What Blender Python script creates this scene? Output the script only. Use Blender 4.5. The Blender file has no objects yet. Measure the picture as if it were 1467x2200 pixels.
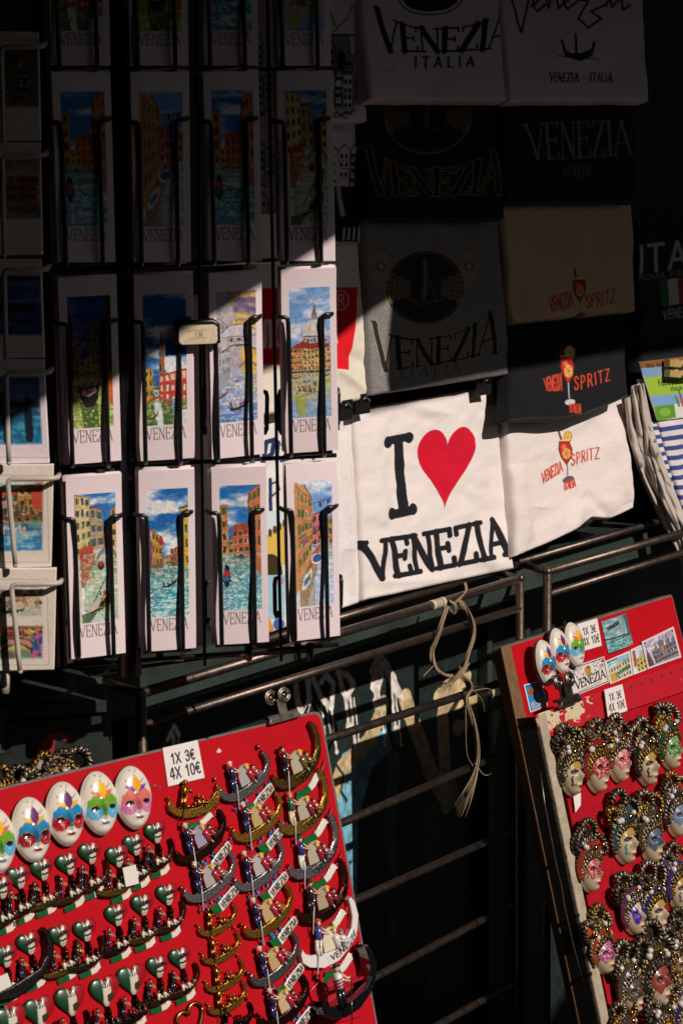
import bpy, math, random
import numpy as np
from mathutils import Vector, Matrix
R = math.radians
S = bpy.context.scene
COL = S.collection
# ------------------------------------------------------------------ camera, sky, sun, exposure
FP, CX, CY = 4500.0, 733.5, 1100.0            # focal length and centre measured in photograph pixels
EYE = np.array([0.0, 0.0, 1.62])
PITCH, ROLL = R(10.2), -0.0155
_a = math.pi / 2 - PITCH
_rx = np.array([[1, 0, 0], [0, math.cos(_a), -math.sin(_a)], [0, math.sin(_a), math.cos(_a)]])
_rz = np.array([[math.cos(ROLL), -math.sin(ROLL), 0], [math.sin(ROLL), math.cos(ROLL), 0], [0, 0, 1]])
CM = _rx @ _rz
cam = bpy.data.cameras.new('camera')
cam.sensor_fit = 'VERTICAL'; cam.sensor_height = 36.0; cam.sensor_width = 24.0
cam.lens = 36.0 * FP / 2200.0
cam.clip_start, cam.clip_end = 0.05, 300
cam.dof.use_dof = True; cam.dof.focus_distance = 2.62; cam.dof.aperture_fstop = 20.0
camo = bpy.data.objects.new('camera', cam); COL.objects.link(camo)
m4 = Matrix([list(CM[i]) + [EYE[i]] for i in range(3)] + [[0, 0, 0, 1]])
camo.matrix_world = m4
S.camera = camo
SUN = np.array([0.597, -0.555, 0.579]); SUN = SUN / np.linalg.norm(SUN)   # direction towards the sun
w = bpy.data.worlds.new('World'); S.world = w; w.use_nodes = True
nt = w.node_tree; bg = nt.nodes['Background']
sky = nt.nodes.new('ShaderNodeTexSky'); sky.sky_type = 'NISHITA'; sky.sun_disc = False
sky.sun_elevation = math.asin(SUN[2]); sky.sun_rotation = math.atan2(SUN[0], SUN[1])
nt.links.new(sky.outputs[0], bg.inputs[0]); sky.dust_density = 1.3; bg.inputs[1].default_value = 0.05
sl = bpy.data.lights.new('sun', 'SUN'); sl.energy = 5.0; sl.angle = R(0.5); sl.color = (1.0, 0.91, 0.83)
so = bpy.data.objects.new('sun', sl); COL.objects.link(so)
so.rotation_euler = Vector(-SUN).to_track_quat('-Z', 'Y').to_euler(); so.location = (3, -3, 4)
S.view_settings.view_transform = 'Standard'; S.view_settings.look = 'None'
S.view_settings.exposure = -0.53; S.view_settings.gamma = 1.0
S.cycles.max_bounces = 6; S.cycles.diffuse_bounces = 3; S.cycles.glossy_bounces = 3
S.cycles.use_denoising = True
rng = random.Random(7); nr = np.random.default_rng(11)
# ------------------------------------------------------------------ measuring helpers
def rays(u, v):
    u = np.asarray(u, float); v = np.asarray(v, float)
    d = np.stack([(u - CX) / FP, -(v - CY) / FP, -np.ones_like(u)], -1)
    return d @ CM.T
class Plane:
    """a real plane of the stall: origin o, horizontal ex, slope ey, outward normal n"""
    def __init__(s, ang, o, tilt=0.0):
        s.ang, s.o = ang, np.asarray(o, float)
        c, k = math.cos(ang), math.sin(ang)
        s.ex = np.array([c, k, 0]); out = np.array([k, -c, 0])
        s.ey = np.array([0, 0, 1.0]) - tilt * out; s.ey /= np.linalg.norm(s.ey)
        s.n = np.cross(s.ex, s.ey)
    def hit(s, u, v, off=0.0):
        d = rays(u, v); o = s.o + s.n * off - EYE
        t = (o @ s.n) / (d @ s.n)
        return EYE + d * t[..., None]
    def M(s, u, v, off=0.0, rot=0.0):
        p = s.hit(np.float64(u), np.float64(v), off)
        c, k = math.cos(rot), math.sin(rot)
        X = s.ex * c + s.ey * k; Y = -s.ex * k + s.ey * c
        return Matrix([[X[i], Y[i], s.n[i], p[i]] for i in range(3)] + [[0, 0, 0, 1]])
    def local(s, u, v, u0, v0, off=0.0):
        """in-plane coordinates (metres) of pixel u,v relative to the plane point at u0,v0"""
        d = s.hit(u, v, off) - s.hit(np.float64(u0), np.float64(v0))
        return np.stack([d @ s.ex, d @ s.ey], -1)
def at(u, v, depth):
    return EYE + rays(np.float64(u), np.float64(v)) * depth
WALL = Plane(R(50), at(CX, CY, 2.6))
RACK = Plane(R(14), at(430, 800, 2.05))
def proj(p):
    c = CM.T @ (np.asarray(p) - EYE)
    return CX + FP * c[0] / -c[2], CY - FP * c[1] / -c[2]
def tilted(ang, top, bottom, off_pt):
    """plane that holds the point off_pt seen at pixel top and whose slope line from there passes pixel bottom"""
    best = None
    for k in range(0, 900):
        t = k / 1000.0
        P = Plane(ang, off_pt, t)
        q = off_pt - P.ey * 0.1
        u, v = proj(q); e = abs((u - top[0]) / (v - top[1]) - (bottom[0] - top[0]) / (bottom[1] - top[1]))
        if best is None or e < best[0]: best = (e, t, P)
    return best[2]
LB = tilted(R(37), (690, 1525), (810, 2200), WALL.hit(np.float64(690), np.float64(1525), 0.155))
RB = tilted(R(50), (1075, 1390), (1250, 2200), WALL.hit(np.float64(1075), np.float64(1390), 0.105))
# ------------------------------------------------------------------ materials
MATS = {}
def mat(key, col=None, rough=0.6, metal=0.0, bump=0.0, bscale=300.0, mottled=0.0, mscale=20.0, coat=0.0, spec=0.5, sheen=0.0):
    if key in MATS: return MATS[key]
    m = bpy.data.materials.new(key); m.use_nodes = True; t = m.node_tree
    b = t.nodes['Principled BSDF']; b.inputs['Roughness'].default_value = rough; b.inputs['Metallic'].default_value = metal
    b.inputs['Specular IOR Level'].default_value = spec
    b.inputs['Coat Weight'].default_value = coat; b.inputs['Coat Roughness'].default_value = 0.08
    b.inputs['Sheen Weight'].default_value = sheen
    co = t.nodes.new('ShaderNodeTexCoord')
    if col is None:
        a = t.nodes.new('ShaderNodeAttribute'); a.attribute_name = 'Col'; src = a.outputs['Color']
    else:
        c = t.nodes.new('ShaderNodeRGB'); c.outputs[0].default_value = (*col, 1); src = c.outputs[0]
    if mottled:
        n = t.nodes.new('ShaderNodeTexNoise'); n.inputs['Scale'].default_value = mscale; n.inputs['Detail'].default_value = 7
        n.inputs['Roughness'].default_value = 0.7
        t.links.new(co.outputs['Object'], n.inputs['Vector'])
        mr = t.nodes.new('ShaderNodeMapRange'); mr.inputs['From Min'].default_value = 0.3; mr.inputs['From Max'].default_value = 0.7
        mr.inputs['To Min'].default_value = 1 - mottled; mr.inputs['To Max'].default_value = 1 + mottled
        t.links.new(n.outputs['Fac'], mr.inputs['Value'])
        vm = t.nodes.new('ShaderNodeVectorMath'); vm.operation = 'SCALE'
        t.links.new(src, vm.inputs[0]); t.links.new(mr.outputs[0], vm.inputs['Scale']); src = vm.outputs[0]
        r2 = t.nodes.new('ShaderNodeMapRange'); r2.inputs['To Min'].default_value = max(0.05, rough - 0.15); r2.inputs['To Max'].default_value = min(1, rough + 0.15)
        t.links.new(n.outputs['Fac'], r2.inputs['Value']); t.links.new(r2.outputs[0], b.inputs['Roughness'])
    t.links.new(src, b.inputs['Base Color'])
    if bump:
        n = t.nodes.new('ShaderNodeTexNoise'); n.inputs['Scale'].default_value = bscale; n.inputs['Detail'].default_value = 4
        t.links.new(co.outputs['Object'], n.inputs['Vector'])
        bp = t.nodes.new('ShaderNodeBump'); bp.inputs['Strength'].default_value = bump; bp.inputs['Distance'].default_value = 0.002
        t.links.new(n.outputs['Fac'], bp.inputs['Height']); t.links.new(bp.outputs[0], b.inputs['Normal'])
    MATS[key] = m; return m
def lin(c):
    c = np.asarray(c, float)
    return np.where(c <= 0.04045, c / 12.92, ((c + 0.055) / 1.055) ** 2.4)
def hx(s):
    return tuple(int(s[i:i + 2], 16) / 255 for i in (0, 2, 4))
FABRIC = mat('cotton_fabric', rough=0.9, bump=0.22, bscale=1100, spec=0.12, sheen=0.12, mottled=0.025, mscale=500)
PAPER = mat('printed_paper', rough=0.55, spec=0.3, bump=0.05, bscale=400)
ENAMEL = mat('glossy_enamel', rough=0.22, coat=0.5, spec=0.5)
METAL = mat('cast_metal', rough=0.3, metal=1.0, bump=0.18, bscale=420)
BRAID = mat('metallic_braid', rough=0.33, metal=0.75, bump=0.35, bscale=1200)
MATTE = mat('painted_matte', rough=0.5, spec=0.4)
PEARL = mat('pearl_bead', (0.62, 0.54, 0.5), rough=0.18, coat=0.6)
GOLDB = mat('gold_bead', (0.55, 0.33, 0.10), rough=0.16, metal=1.0)
WIRE_K = mat('black_coated_wire', (0.008, 0.008, 0.009), rough=0.3, spec=0.5)
WIRE_W = mat('white_coated_wire', (0.52, 0.46, 0.39), rough=0.4, mottled=0.08, mscale=60)
STEEL = mat('tarnished_steel', (0.145, 0.108, 0.088), rough=0.40, metal=0.9, mottled=0.3, mscale=90, bump=0.15, bscale=500)
CHROME = mat('worn_chrome', (0.21, 0.175, 0.14), rough=0.36, metal=1.0, mottled=0.2, mscale=120)
GREEN = mat('dark_green_paint', (0.034, 0.047, 0.041), rough=0.42, mottled=0.45, mscale=14, bump=0.25, bscale=160, spec=0.3)
BLACKP = mat('black_plastic', (0.010, 0.010, 0.011), rough=0.4)
# ------------------------------------------------------------------ meshes
class MB:
    def __init__(s): s.v = []; s.f = []; s.c = []; s.s = []
    def add(s, vs, fs, col=(0.5, 0.5, 0.5), smooth=False):
        k = len(s.v); s.v.extend([tuple(p) for p in vs])
        for i, f in enumerate(fs):
            s.f.append(tuple(k + j for j in f)); s.s.append(smooth)
            s.c.append(col[i] if isinstance(col, list) else col)
        return s
    def box(s, c, d, col=(0.5, 0.5, 0.5), M=None):
        x, y, z = d[0] / 2, d[1] / 2, d[2] / 2
        b = min(x, y, z) * 0.18
        P = []
        for sx in (-1, 1):
            for sy in (-1, 1):
                for sz in (-1, 1):
                    P += [(sx * (x - b), sy * (y - b), sz * z), (sx * (x - b), sy * y, sz * (z - b)), (sx * x, sy * (y - b), sz * (z - b))]
        idx = lambda sx, sy, sz, k: ((sx > 0) * 4 + (sy > 0) * 2 + (sz > 0)) * 3 + k
        F = []
        for g in (-1, 1):
            q = [idx(-1, -1, g, 0), idx(1, -1, g, 0), idx(1, 1, g, 0), idx(-1, 1, g, 0)]; F.append(q if g > 0 else q[::-1])
            q = [idx(-1, g, -1, 1), idx(-1, g, 1, 1), idx(1, g, 1, 1), idx(1, g, -1, 1)]; F.append(q if g > 0 else q[::-1])
            q = [idx(g, -1, -1, 2), idx(g, 1, -1, 2), idx(g, 1, 1, 2), idx(g, -1, 1, 2)]; F.append(q if g > 0 else q[::-1])
        for a in (-1, 1):
            for e in (-1, 1):
                F.append([idx(-1, a, e, 0), idx(1, a, e, 0), idx(1, a, e, 1), idx(-1, a, e, 1)])
                F.append([idx(a, -1, e, 0), idx(a, 1, e, 0), idx(a, 1, e, 2), idx(a, -1, e, 2)])
                F.append([idx(a, e, -1, 1), idx(a, e, 1, 1), idx(a, e, 1, 2), idx(a, e, -1, 2)])
                for g in (-1, 1): pass
        for sx in (-1, 1):
            for sy in (-1, 1):
                for sz in (-1, 1): F.append([idx(sx, sy, sz, 0), idx(sx, sy, sz, 1), idx(sx, sy, sz, 2)])
        c = np.asarray(c, float)
        Q = [np.asarray(p) + c for p in P]
        if M is not None: Q = [tuple(M @ Vector(p)) for p in Q]
        return s.add(Q, F, col)
    def tube(s, path, r, n=8, col=(0.5, 0.5, 0.5), caps=True, ridge=None, cols=None):
        P = np.asarray(path, float); m = len(P)
        rr = np.full(m, r) if np.isscalar(r) else np.asarray(r, float)
        T = np.gradient(P, axis=0); T /= np.maximum(np.linalg.norm(T, axis=1), 1e-9)[:, None]
        ref = np.array([0, 0, 1.0]) if abs(T[0][2]) < 0.9 else np.array([1.0, 0, 0])
        N = np.cross(T[0], ref); N /= np.linalg.norm(N)
        V = []; L = 0; fc = []
        for i in range(m):
            if i: L += np.linalg.norm(P[i] - P[i - 1])
            N = N - T[i] * (N @ T[i]); N /= max(np.linalg.norm(N), 1e-9); B = np.cross(T[i], N)
            for k in range(n):
                a = 2 * math.pi * k / n
                q = rr[i] if ridge is None else rr[i] * (1 + ridge[1] * math.sin(ridge[2] * a + ridge[0] * L))
                V.append(P[i] + q * (math.cos(a) * N + math.sin(a) * B))
                if cols: fc.append(cols[0] if math.sin(ridge[2] * (a + math.pi / n) + ridge[0] * L) > ridge[3] else cols[1])
        F = []; C = []
        for i in range(m - 1):
            for k in range(n):
                F.append((i * n + k, i * n + (k + 1) % n, (i + 1) * n + (k + 1) % n, (i + 1) * n + k))
                C.append(fc[i * n + k] if cols else col)
        if caps:
            F.append(tuple(range(n))[::-1]); F.append(tuple((m - 1) * n + k for k in range(n))); C += [C[0], C[-1]]
        return s.add(V, F, C, True)
    def ball(s, c, r, col=(0.5, 0.5, 0.5), n=10, m=7, sc=(1, 1, 1)):
        V = [(c[0], c[1], c[2] + r * sc[2])]
        for i in range(1, m):
            t = math.pi * i / m
            for k in range(n):
                a = 2 * math.pi * k / n
                V.append((c[0] + r * sc[0] * math.sin(t) * math.cos(a), c[1] + r * sc[1] * math.sin(t) * math.sin(a), c[2] + r * sc[2] * math.cos(t)))
        V.append((c[0], c[1], c[2] - r * sc[2])); F = []
        for k in range(n): F.append((0, 1 + k, 1 + (k + 1) % n))
        for i in range(m - 2):
            for k in range(n): F.append((1 + i * n + k, 1 + (i + 1) * n + k, 1 + (i + 1) * n + (k + 1) % n, 1 + i * n + (k + 1) % n))
        e = len(V) - 1; q = 1 + (m - 2) * n
        for k in range(n): F.append((q + k, e, q + (k + 1) % n))
        return s.add(V, F, col, True)
    def prism(s, pts, z0, z1, col=(0.5, 0.5, 0.5), inset=0.0, side=None):
        """outline pts (counter-clockwise) from z0 to z1, front edge rounded by inset"""
        P = np.asarray(pts, float); n = len(P)
        A = np.sum(P[:, 0] * np.roll(P[:, 1], -1) - np.roll(P[:, 0], -1) * P[:, 1])
        if A < 0: P = P[::-1]
        d = np.roll(P, -1, 0) - np.roll(P, 1, 0); d /= np.maximum(np.linalg.norm(d, axis=1), 1e-9)[:, None]
        Q = P + np.stack([-d[:, 1], d[:, 0]], 1) * inset
        zs = [(P, z0), (P, z1 - inset)] + ([(P + (Q - P) * 0.3, z1 - inset * 0.3), (Q, z1)] if inset else [])
        V = []
        for X, z in zs: V += [(a, b, z) for a, b in X]
        F = []; C = []
        for l in range(len(zs) - 1):
            for k in range(n):
                F.append((l * n + k, l * n + (k + 1) % n, (l + 1) * n + (k + 1) % n, (l + 1) * n + k)); C.append(side or col)
        F.append(tuple((len(zs) - 1) * n + k for k in range(n))); C.append(col)
        F.append(tuple(range(n))[::-1]); C.append(side or col)
        return s.add(V, F, C)
    def build(s, name, m, parent=None, M=None):
        me = bpy.data.meshes.new(name); me.from_pydata(s.v, [], s.f); me.materials.append(m)
        me.polygons.foreach_set('use_smooth', s.s)
        nl = [len(f) for f in s.f]
        ca = me.color_attributes.new('Col', 'FLOAT_COLOR', 'CORNER')
        C = np.repeat(lin(np.array([c[:3] for c in s.c])), nl, axis=0)
        ca.data.foreach_set('color', np.concatenate([C, np.ones((len(C), 1))], 1).astype(np.float32).ravel())
        me.update(); o = bpy.data.objects.new(name, me); COL.objects.link(o)
        if parent: o.parent = parent
        if M is not None: o.matrix_world = M
        return o
def grid(name, P, C, m, parent=None, M=None, skirt=None, closed=False):
    """P (H,W,3) points, C (H,W,3) sRGB colours on the points; skirt = vector added to a rim behind the sheet"""
    H, W = P.shape[:2]
    idx = np.arange(H * W).reshape(H, W)
    F = np.stack([idx[:-1, :-1], idx[1:, :-1], idx[1:, 1:], idx[:-1, 1:]], -1).reshape(-1, 4)
    V = P.reshape(-1, 3); CC = C.reshape(-1, 3)
    if closed:
        j = np.stack([idx[:-1, -1], idx[1:, -1], idx[1:, 0], idx[:-1, 0]], -1); F = np.concatenate([F, j])
    if skirt is not None:
        rim = np.concatenate([idx[0, :-1], idx[:-1, -1], idx[-1, :0:-1], idx[:0:-1, 0]])
        k = len(V); V = np.concatenate([V, V[rim] + skirt]); CC = np.concatenate([CC, CC[rim]])
        n = len(rim); a = rim; b = np.roll(rim, -1); c2 = k + np.arange(n); d2 = np.roll(c2, -1)
        F = np.concatenate([F, np.stack([a, b, d2, c2], -1)])
    me = bpy.data.meshes.new(name); nf = len(F)
    me.vertices.add(len(V)); me.vertices.foreach_set('co', V.astype(np.float32).ravel())
    me.loops.add(nf * 4); me.loops.foreach_set('vertex_index', F.astype(np.int32).ravel())
    me.polygons.add(nf); me.polygons.foreach_set('loop_start', np.arange(0, nf * 4, 4, dtype=np.int32))
    me.polygons.foreach_set('use_smooth', np.ones(nf, bool))
    me.update(calc_edges=True); me.validate()
    ca = me.color_attributes.new('Col', 'FLOAT_COLOR', 'POINT')
    ca.data.foreach_set('color', np.concatenate([lin(CC), np.ones((len(CC), 1))], 1).astype(np.float32).ravel())
    me.materials.append(m)
    o = bpy.data.objects.new(name, me); COL.objects.link(o)
    if parent: o.parent = parent
    if M is not None: o.matrix_world = M
    return o
def tag(o, label=None, cat=None, group=None, kind=None):
    if label: o['label'] = label
    if cat: o['category'] = cat
    if group: o['group'] = group
    if kind: o['kind'] = kind
    return o
def thing(name, label, cat, M=None, group=None):
    o = bpy.data.objects.new(name, None); COL.objects.link(o); o.empty_display_size = 0.02
    if M is not None: o.matrix_world = M
    return tag(o, label, cat, group)
def copy_tree(o, M, label):
    c = o.copy(); COL.objects.link(c); c.matrix_world = M; c['label'] = label
    for ch in o.children:
        d = ch.copy(); COL.objects.link(d); d.parent = c
        for g in ch.children:
            e = g.copy(); COL.objects.link(e); e.parent = d
    return c
# ------------------------------------------------------------------ painting: small colour rasters laid on mesh points
def vnoise(h, w, sc, seed, octaves=3):
    g = np.random.default_rng(seed); out = np.zeros((h, w)); amp = 1; tot = 0
    for o in range(octaves):
        s2 = max(1.0, sc / 2 ** o); nh, nw = int(h / s2) + 3, int(w / s2) + 3
        G = g.random((nh, nw)); y = np.arange(h) / s2; x = np.arange(w) / s2
        yi = y.astype(int); xi = x.astype(int); fy = (y - yi)[:, None]; fx = (x - xi)[None]
        fy = fy * fy * (3 - 2 * fy); fx = fx * fx * (3 - 2 * fx)
        a = G[yi][:, xi]; b = G[yi][:, xi + 1]; c = G[yi + 1][:, xi]; d = G[yi + 1][:, xi + 1]
        out += amp * ((a * (1 - fx) + b * fx) * (1 - fy) + (c * (1 - fx) + d * fx) * fy); tot += amp; amp *= 0.55
    return out / tot
def hom(src, dst):
    A = []
    for (x, y), (X, Y) in zip(src, dst):
        A.append([x, y, 1, 0, 0, 0, -X * x, -X * y, -X]); A.append([0, 0, 0, x, y, 1, -Y * x, -Y * y, -Y])
    return np.linalg.svd(np.array(A))[2][-1].reshape(3, 3)
def ahom(Hm, p):
    p = np.asarray(p, float); q = np.concatenate([p, np.ones(p.shape[:-1] + (1,))], -1) @ Hm.T
    return q[..., :2] / q[..., 2:]
GL = {
 'V': (.86, ['T0,1 .43,0', 't.43,0 .86,1'], [(0, 1), (.86, 1)]),
 'E': (.68, ['T.1,0 .1,1', 't.1,1 .66,1', 't.1,.52 .54,.52', 't.1,0 .68,0', 't.66,1 .66,.82', 't.68,0 .68,.2', 't.54,.62 .54,.42'], [(.1, 0), (.1, 1)]),
 'N': (.84, ['t.1,0 .1,1', 'T.1,1 .76,0', 't.76,0 .76,1'], [(.1, 0), (.06, 1), (.76, 1)]),
 'Z': (.72, ['t.06,1 .68,1', 'T.68,1 .04,0', 't.04,0 .7,0', 't.06,1 .06,.82', 't.7,0 .7,.2'], []),
 'I': (.24, ['T.12,0 .12,1'], [(.12, 0), (.12, 1)]),
 'A': (.84, ['t.02,0 .42,1', 'T.42,1 .82,0', 't.16,.34 .66,.34'], [(.02, 0), (.82, 0)]),
 'T': (.74, ['t.0,1 .74,1', 'T.37,0 .37,1', 't0,1 0,.84', 't.74,1 .74,.84'], [(.37, 0)]),
 'L': (.6, ['T.1,0 .1,1', 't.1,0 .58,0', 't.58,0 .58,.18'], [(.1, 0), (.1, 1)]),
 'S': (.6, ['T.54,.8 .46,.95 .28,1 .1,.9 .08,.72 .2,.58 .4,.48 .55,.34 .53,.14 .36,.01 .16,.03 .04,.2'], []),
 'P': (.62, ['T.1,0 .1,1', 't.1,1 .42,1 .58,.88 .58,.66 .42,.5 .1,.5'], [(.1, 0)]),
 'R': (.68, ['T.1,0 .1,1', 't.1,1 .42,1 .58,.88 .58,.66 .42,.52 .1,.52', 'T.34,.52 .66,0'], [(.1, 0)]),
 'O': (.8, ['T.4,1 .16,.86 .06,.5 .16,.14 .4,0 .64,.14 .74,.5 .64,.86 .4,1'], []),
 'M': (.95, ['t.08,0 .1,1', 'T.1,1 .47,.1', 't.47,.1 .85,1', 'T.85,1 .87,0'], [(.08, 0), (.87, 0)]),
 'F': (.6, ['T.1,0 .1,1', 't.1,1 .6,1', 't.1,.52 .5,.52'], [(.1, 0)]),
 'W': (1.1, ['T0,1 .28,0', 't.28,0 .54,.9', 'T.54,.9 .82,0', 't.82,0 1.1,1'], []),
 'D': (.72, ['T.1,0 .1,1', 't.1,1 .4,1 .64,.8 .66,.5 .64,.2 .4,0 .1,0'], []),
 'C': (.7, ['T.64,.82 .46,1 .2,.9 .07,.5 .2,.1 .46,0 .64,.18'], []),
 'H': (.76, ['T.1,0 .1,1', 'T.68,0 .68,1', 't.1,.5 .68,.5'], []),
 'U': (.76, ['T.1,1 .1,.25 .24,.03 .5,.03 .66,.25 .66,1'], []),
 'G': (.76, ['T.66,.82 .46,1 .2,.9 .07,.5 .2,.1 .46,0 .66,.16 .66,.46 .44,.46'], []),
 'X': (.7, ['T.05,1 .65,0', 't.05,0 .65,1'], []),
 '1': (.55, ['T.12,.78 .34,1 .34,0'], []),
 '3': (.58, ['T.08,.82 .24,1 .44,.97 .52,.78 .42,.56 .24,.53', 'T.24,.53 .46,.48 .55,.26 .42,.04 .2,.0 .06,.18'], []),
 '4': (.62, ['T.42,0 .42,1 .04,.3 .58,.3'], []),
 '0': (.58, ['T.29,1 .12,.88 .06,.5 .12,.12 .29,0 .46,.12 .52,.5 .46,.88 .29,1'], []),
 '\u20ac': (.62, ['T.58,.88 .42,1 .22,.86 .14,.5 .22,.14 .42,0 .58,.12', 't.02,.6 .48,.6', 't.02,.42 .44,.42'], []),
 '.': (.24, ['T.12,0 .12,.04'], []), '-': (.5, ['t.08,.45 .42,.45'], []), ' ': (.42, [], []),
 'a': (.52, ['T.44,.6 .44,0', 't.44,.45 .3,.62 .1,.5 .06,.26 .16,.04 .32,.04 .44,.2'], []),
 'l': (.22, ['T.1,1 .1,0'], []), 'i': (.22, ['T.1,.62 .1,0', 'T.1,.84 .1,.88'], []),
 'b': (.52, ['T.1,1 .1,0', 't.1,.4 .26,.6 .44,.46 .46,.22 .34,.02 .18,.04 .1,.16'], []),
 'o': (.52, ['T.26,.62 .1,.5 .06,.3 .12,.08 .26,0 .42,.1 .46,.3 .42,.52 .26,.62'], []),
 'r': (.38, ['T.1,.62 .1,0', 't.1,.4 .22,.58 .36,.58'], []),
 'f': (.36, ['T.34,.94 .22,1 .14,.86 .14,0', 't.02,.6 .3,.6'], []),
 's': (.42, ['T.36,.54 .2,.63 .08,.5 .18,.34 .34,.24 .36,.08 .2,0 .06,.08'], []),
 'p': (.52, ['T.1,.62 .1,-.36', 't.1,.44 .26,.62 .44,.48 .46,.22 .34,.02 .18,.04 .1,.16'], []),
}
class Cv:
    """colour raster; photo pixels (or its own pixels) are mapped to it through Hm"""
    def __init__(s, w, h, bg, quad=None):
        s.w, s.h = w, h; s.a = np.empty((h, w, 3)); s.a[:] = bg
        s.Hm = hom(quad, [(0, 0), (w - 1, 0), (w - 1, h - 1), (0, h - 1)]) if quad is not None else None
        if quad is not None:
            q = np.asarray(quad, float); s.k = w / (0.5 * (np.linalg.norm(q[1] - q[0]) + np.linalg.norm(q[2] - q[3])))
            s.k = math.sqrt(s.k * h / (0.5 * (np.linalg.norm(q[3] - q[0]) + np.linalg.norm(q[2] - q[1]))))
        else: s.k = 1.0
    def m(s, p):
        p = np.asarray(p, float); return ahom(s.Hm, p) if s.Hm is not None else p
    def mix(s, y0, y1, x0, x1, al, col):
        r = s.a[y0:y1, x0:x1]; r += (np.asarray(col) - r) * al[..., None]
    def line(s, pts, wd, col, al=1.0, mapped=False):
        p = pts if mapped else s.m(pts); hw = max(0.35, wd * s.k / 2)
        x0 = max(0, int(p[:, 0].min() - hw - 2)); x1 = min(s.w, int(p[:, 0].max() + hw + 3))
        y0 = max(0, int(p[:, 1].min() - hw - 2)); y1 = min(s.h, int(p[:, 1].max() + hw + 3))
        if x1 <= x0 or y1 <= y0: return
        Y, X = np.mgrid[y0:y1, x0:x1]; D = np.full(X.shape, 1e9)
        for a, b in zip(p[:-1], p[1:]):
            d = b - a; L = d @ d + 1e-9
            t = np.clip(((X - a[0]) * d[0] + (Y - a[1]) * d[1]) / L, 0, 1)
            D = np.minimum(D, np.hypot(X - a[0] - t * d[0], Y - a[1] - t * d[1]))
        s.mix(y0, y1, x0, x1, np.clip(hw - D + 0.5, 0, 1) * al * min(1, wd * s.k / 0.7), col)
    def poly(s, pts, col, al=1.0):
        p = s.m(pts)
        x0 = max(0, int(p[:, 0].min() - 1)); x1 = min(s.w, int(p[:, 0].max() + 2))
        y0 = max(0, int(p[:, 1].min() - 1)); y1 = min(s.h, int(p[:, 1].max() + 2))
        if x1 <= x0 or y1 <= y0: return
        acc = 0
        for oy in (-.25, .25):
            for ox in (-.25, .25):
                Y, X = np.mgrid[y0:y1, x0:x1].astype(float); X = X + ox; Y = Y + oy; ins = np.zeros(X.shape, bool)
                for a, b in zip(p, np.roll(p, -1, 0)):
                    c = (a[1] > Y) != (b[1] > Y)
                    with np.errstate(divide='ignore', invalid='ignore'):
                        ins ^= c & (X < (b[0] - a[0]) * (Y - a[1]) / (b[1] - a[1]) + a[0])
                acc = acc + ins
        s.mix(y0, y1, x0, x1, acc / 4.0 * al, col)
    def rect(s, x0, y0, x1, y1, col, al=1.0): s.poly([(x0, y0), (x1, y0), (x1, y1), (x0, y1)], col, al)
    def ell(s, cx, cy, rx, ry, col, al=1.0, rot=0, wd=None):
        t = np.linspace(0, 2 * math.pi, 40); c, k = math.cos(rot), math.sin(rot)
        x = rx * np.cos(t); y = ry * np.sin(t); P = np.stack([cx + x * c - y * k, cy + x * k + y * c], -1)
        if wd: s.line(P, wd, col, al)
        else: s.poly(P[:-1], col, al)
    def text(s, t, top, bot, T, th, col, serif=0.0, gap=0.14, al=1.0, wid=None, jit=0.0):
        """letters between the polylines top and bot (left to right); T / th stroke widths in photo pixels"""
        tot = sum(GL[c][0] for c in t) + gap * (len(t) - 1)
        tp, bt = np.asarray(top, float), np.asarray(bot, float)
        def curve(P, q):
            n = len(P) - 1; i = np.clip((q * n).astype(int), 0, n - 1); f = q * n - i
            if n < 2: return P[i] + (P[i + 1] - P[i]) * f[:, None]
            d = np.gradient(P, axis=0); f = f[:, None]
            return (2 * f**3 - 3 * f**2 + 1) * P[i] + (f**3 - 2 * f**2 + f) * d[i] + (-2 * f**3 + 3 * f**2) * P[i + 1] + (f**3 - f**2) * d[i + 1]
        def mp(x, y):
            q = np.atleast_1d(np.asarray(x, float)) / tot; y = np.atleast_1d(np.asarray(y, float))[:, None]
            return curve(bt, q) * (1 - y) + curve(tp, q) * y
        x = 0
        for ch in t:
            wdt, st, sf = GL[ch]
            for k in st:
                p = np.array([[float(z) for z in q.split(',')] for q in k[1:].split(' ')])
                if len(p) > 3:   # smooth the round strokes
                    u = np.linspace(0, len(p) - 1, len(p) * 3); i = np.minimum(u.astype(int), len(p) - 2); f = (u - i)[:, None]; d = np.gradient(p, axis=0)
                    p = (2*f**3-3*f**2+1)*p[i] + (f**3-2*f**2+f)*d[i] + (-2*f**3+3*f**2)*p[i+1] + (f**3-f**2)*d[i+1]
                elif len(p) == 2: p = p[0] + (p[1] - p[0]) * np.linspace(0, 1, 5)[:, None]
                if jit: p = p + nr.normal(0, jit, p.shape)
                if not serif and len(k) < 16 and k[0] == 't' and ch in 'EZTL' and p[0, 0] == p[-1, 0]: continue
                s.line(mp(p[:, 0] + x, p[:, 1]), T if k[0] == 'T' else th, col, al)
            if serif:
                for sx, sy in sf:
                    s.line(mp(np.array([sx - serif, sx + serif]) + x, np.array([sy, sy])), th, col, al)
            x += wdt + gap
    def speck(s, amt, sc=3, seed=1):
        s.a *= (1 + amt * (vnoise(s.h, s.w, sc, seed, 2) - 0.5) * 2)[..., None]; s.a[:] = np.clip(s.a, 0, 1)
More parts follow.
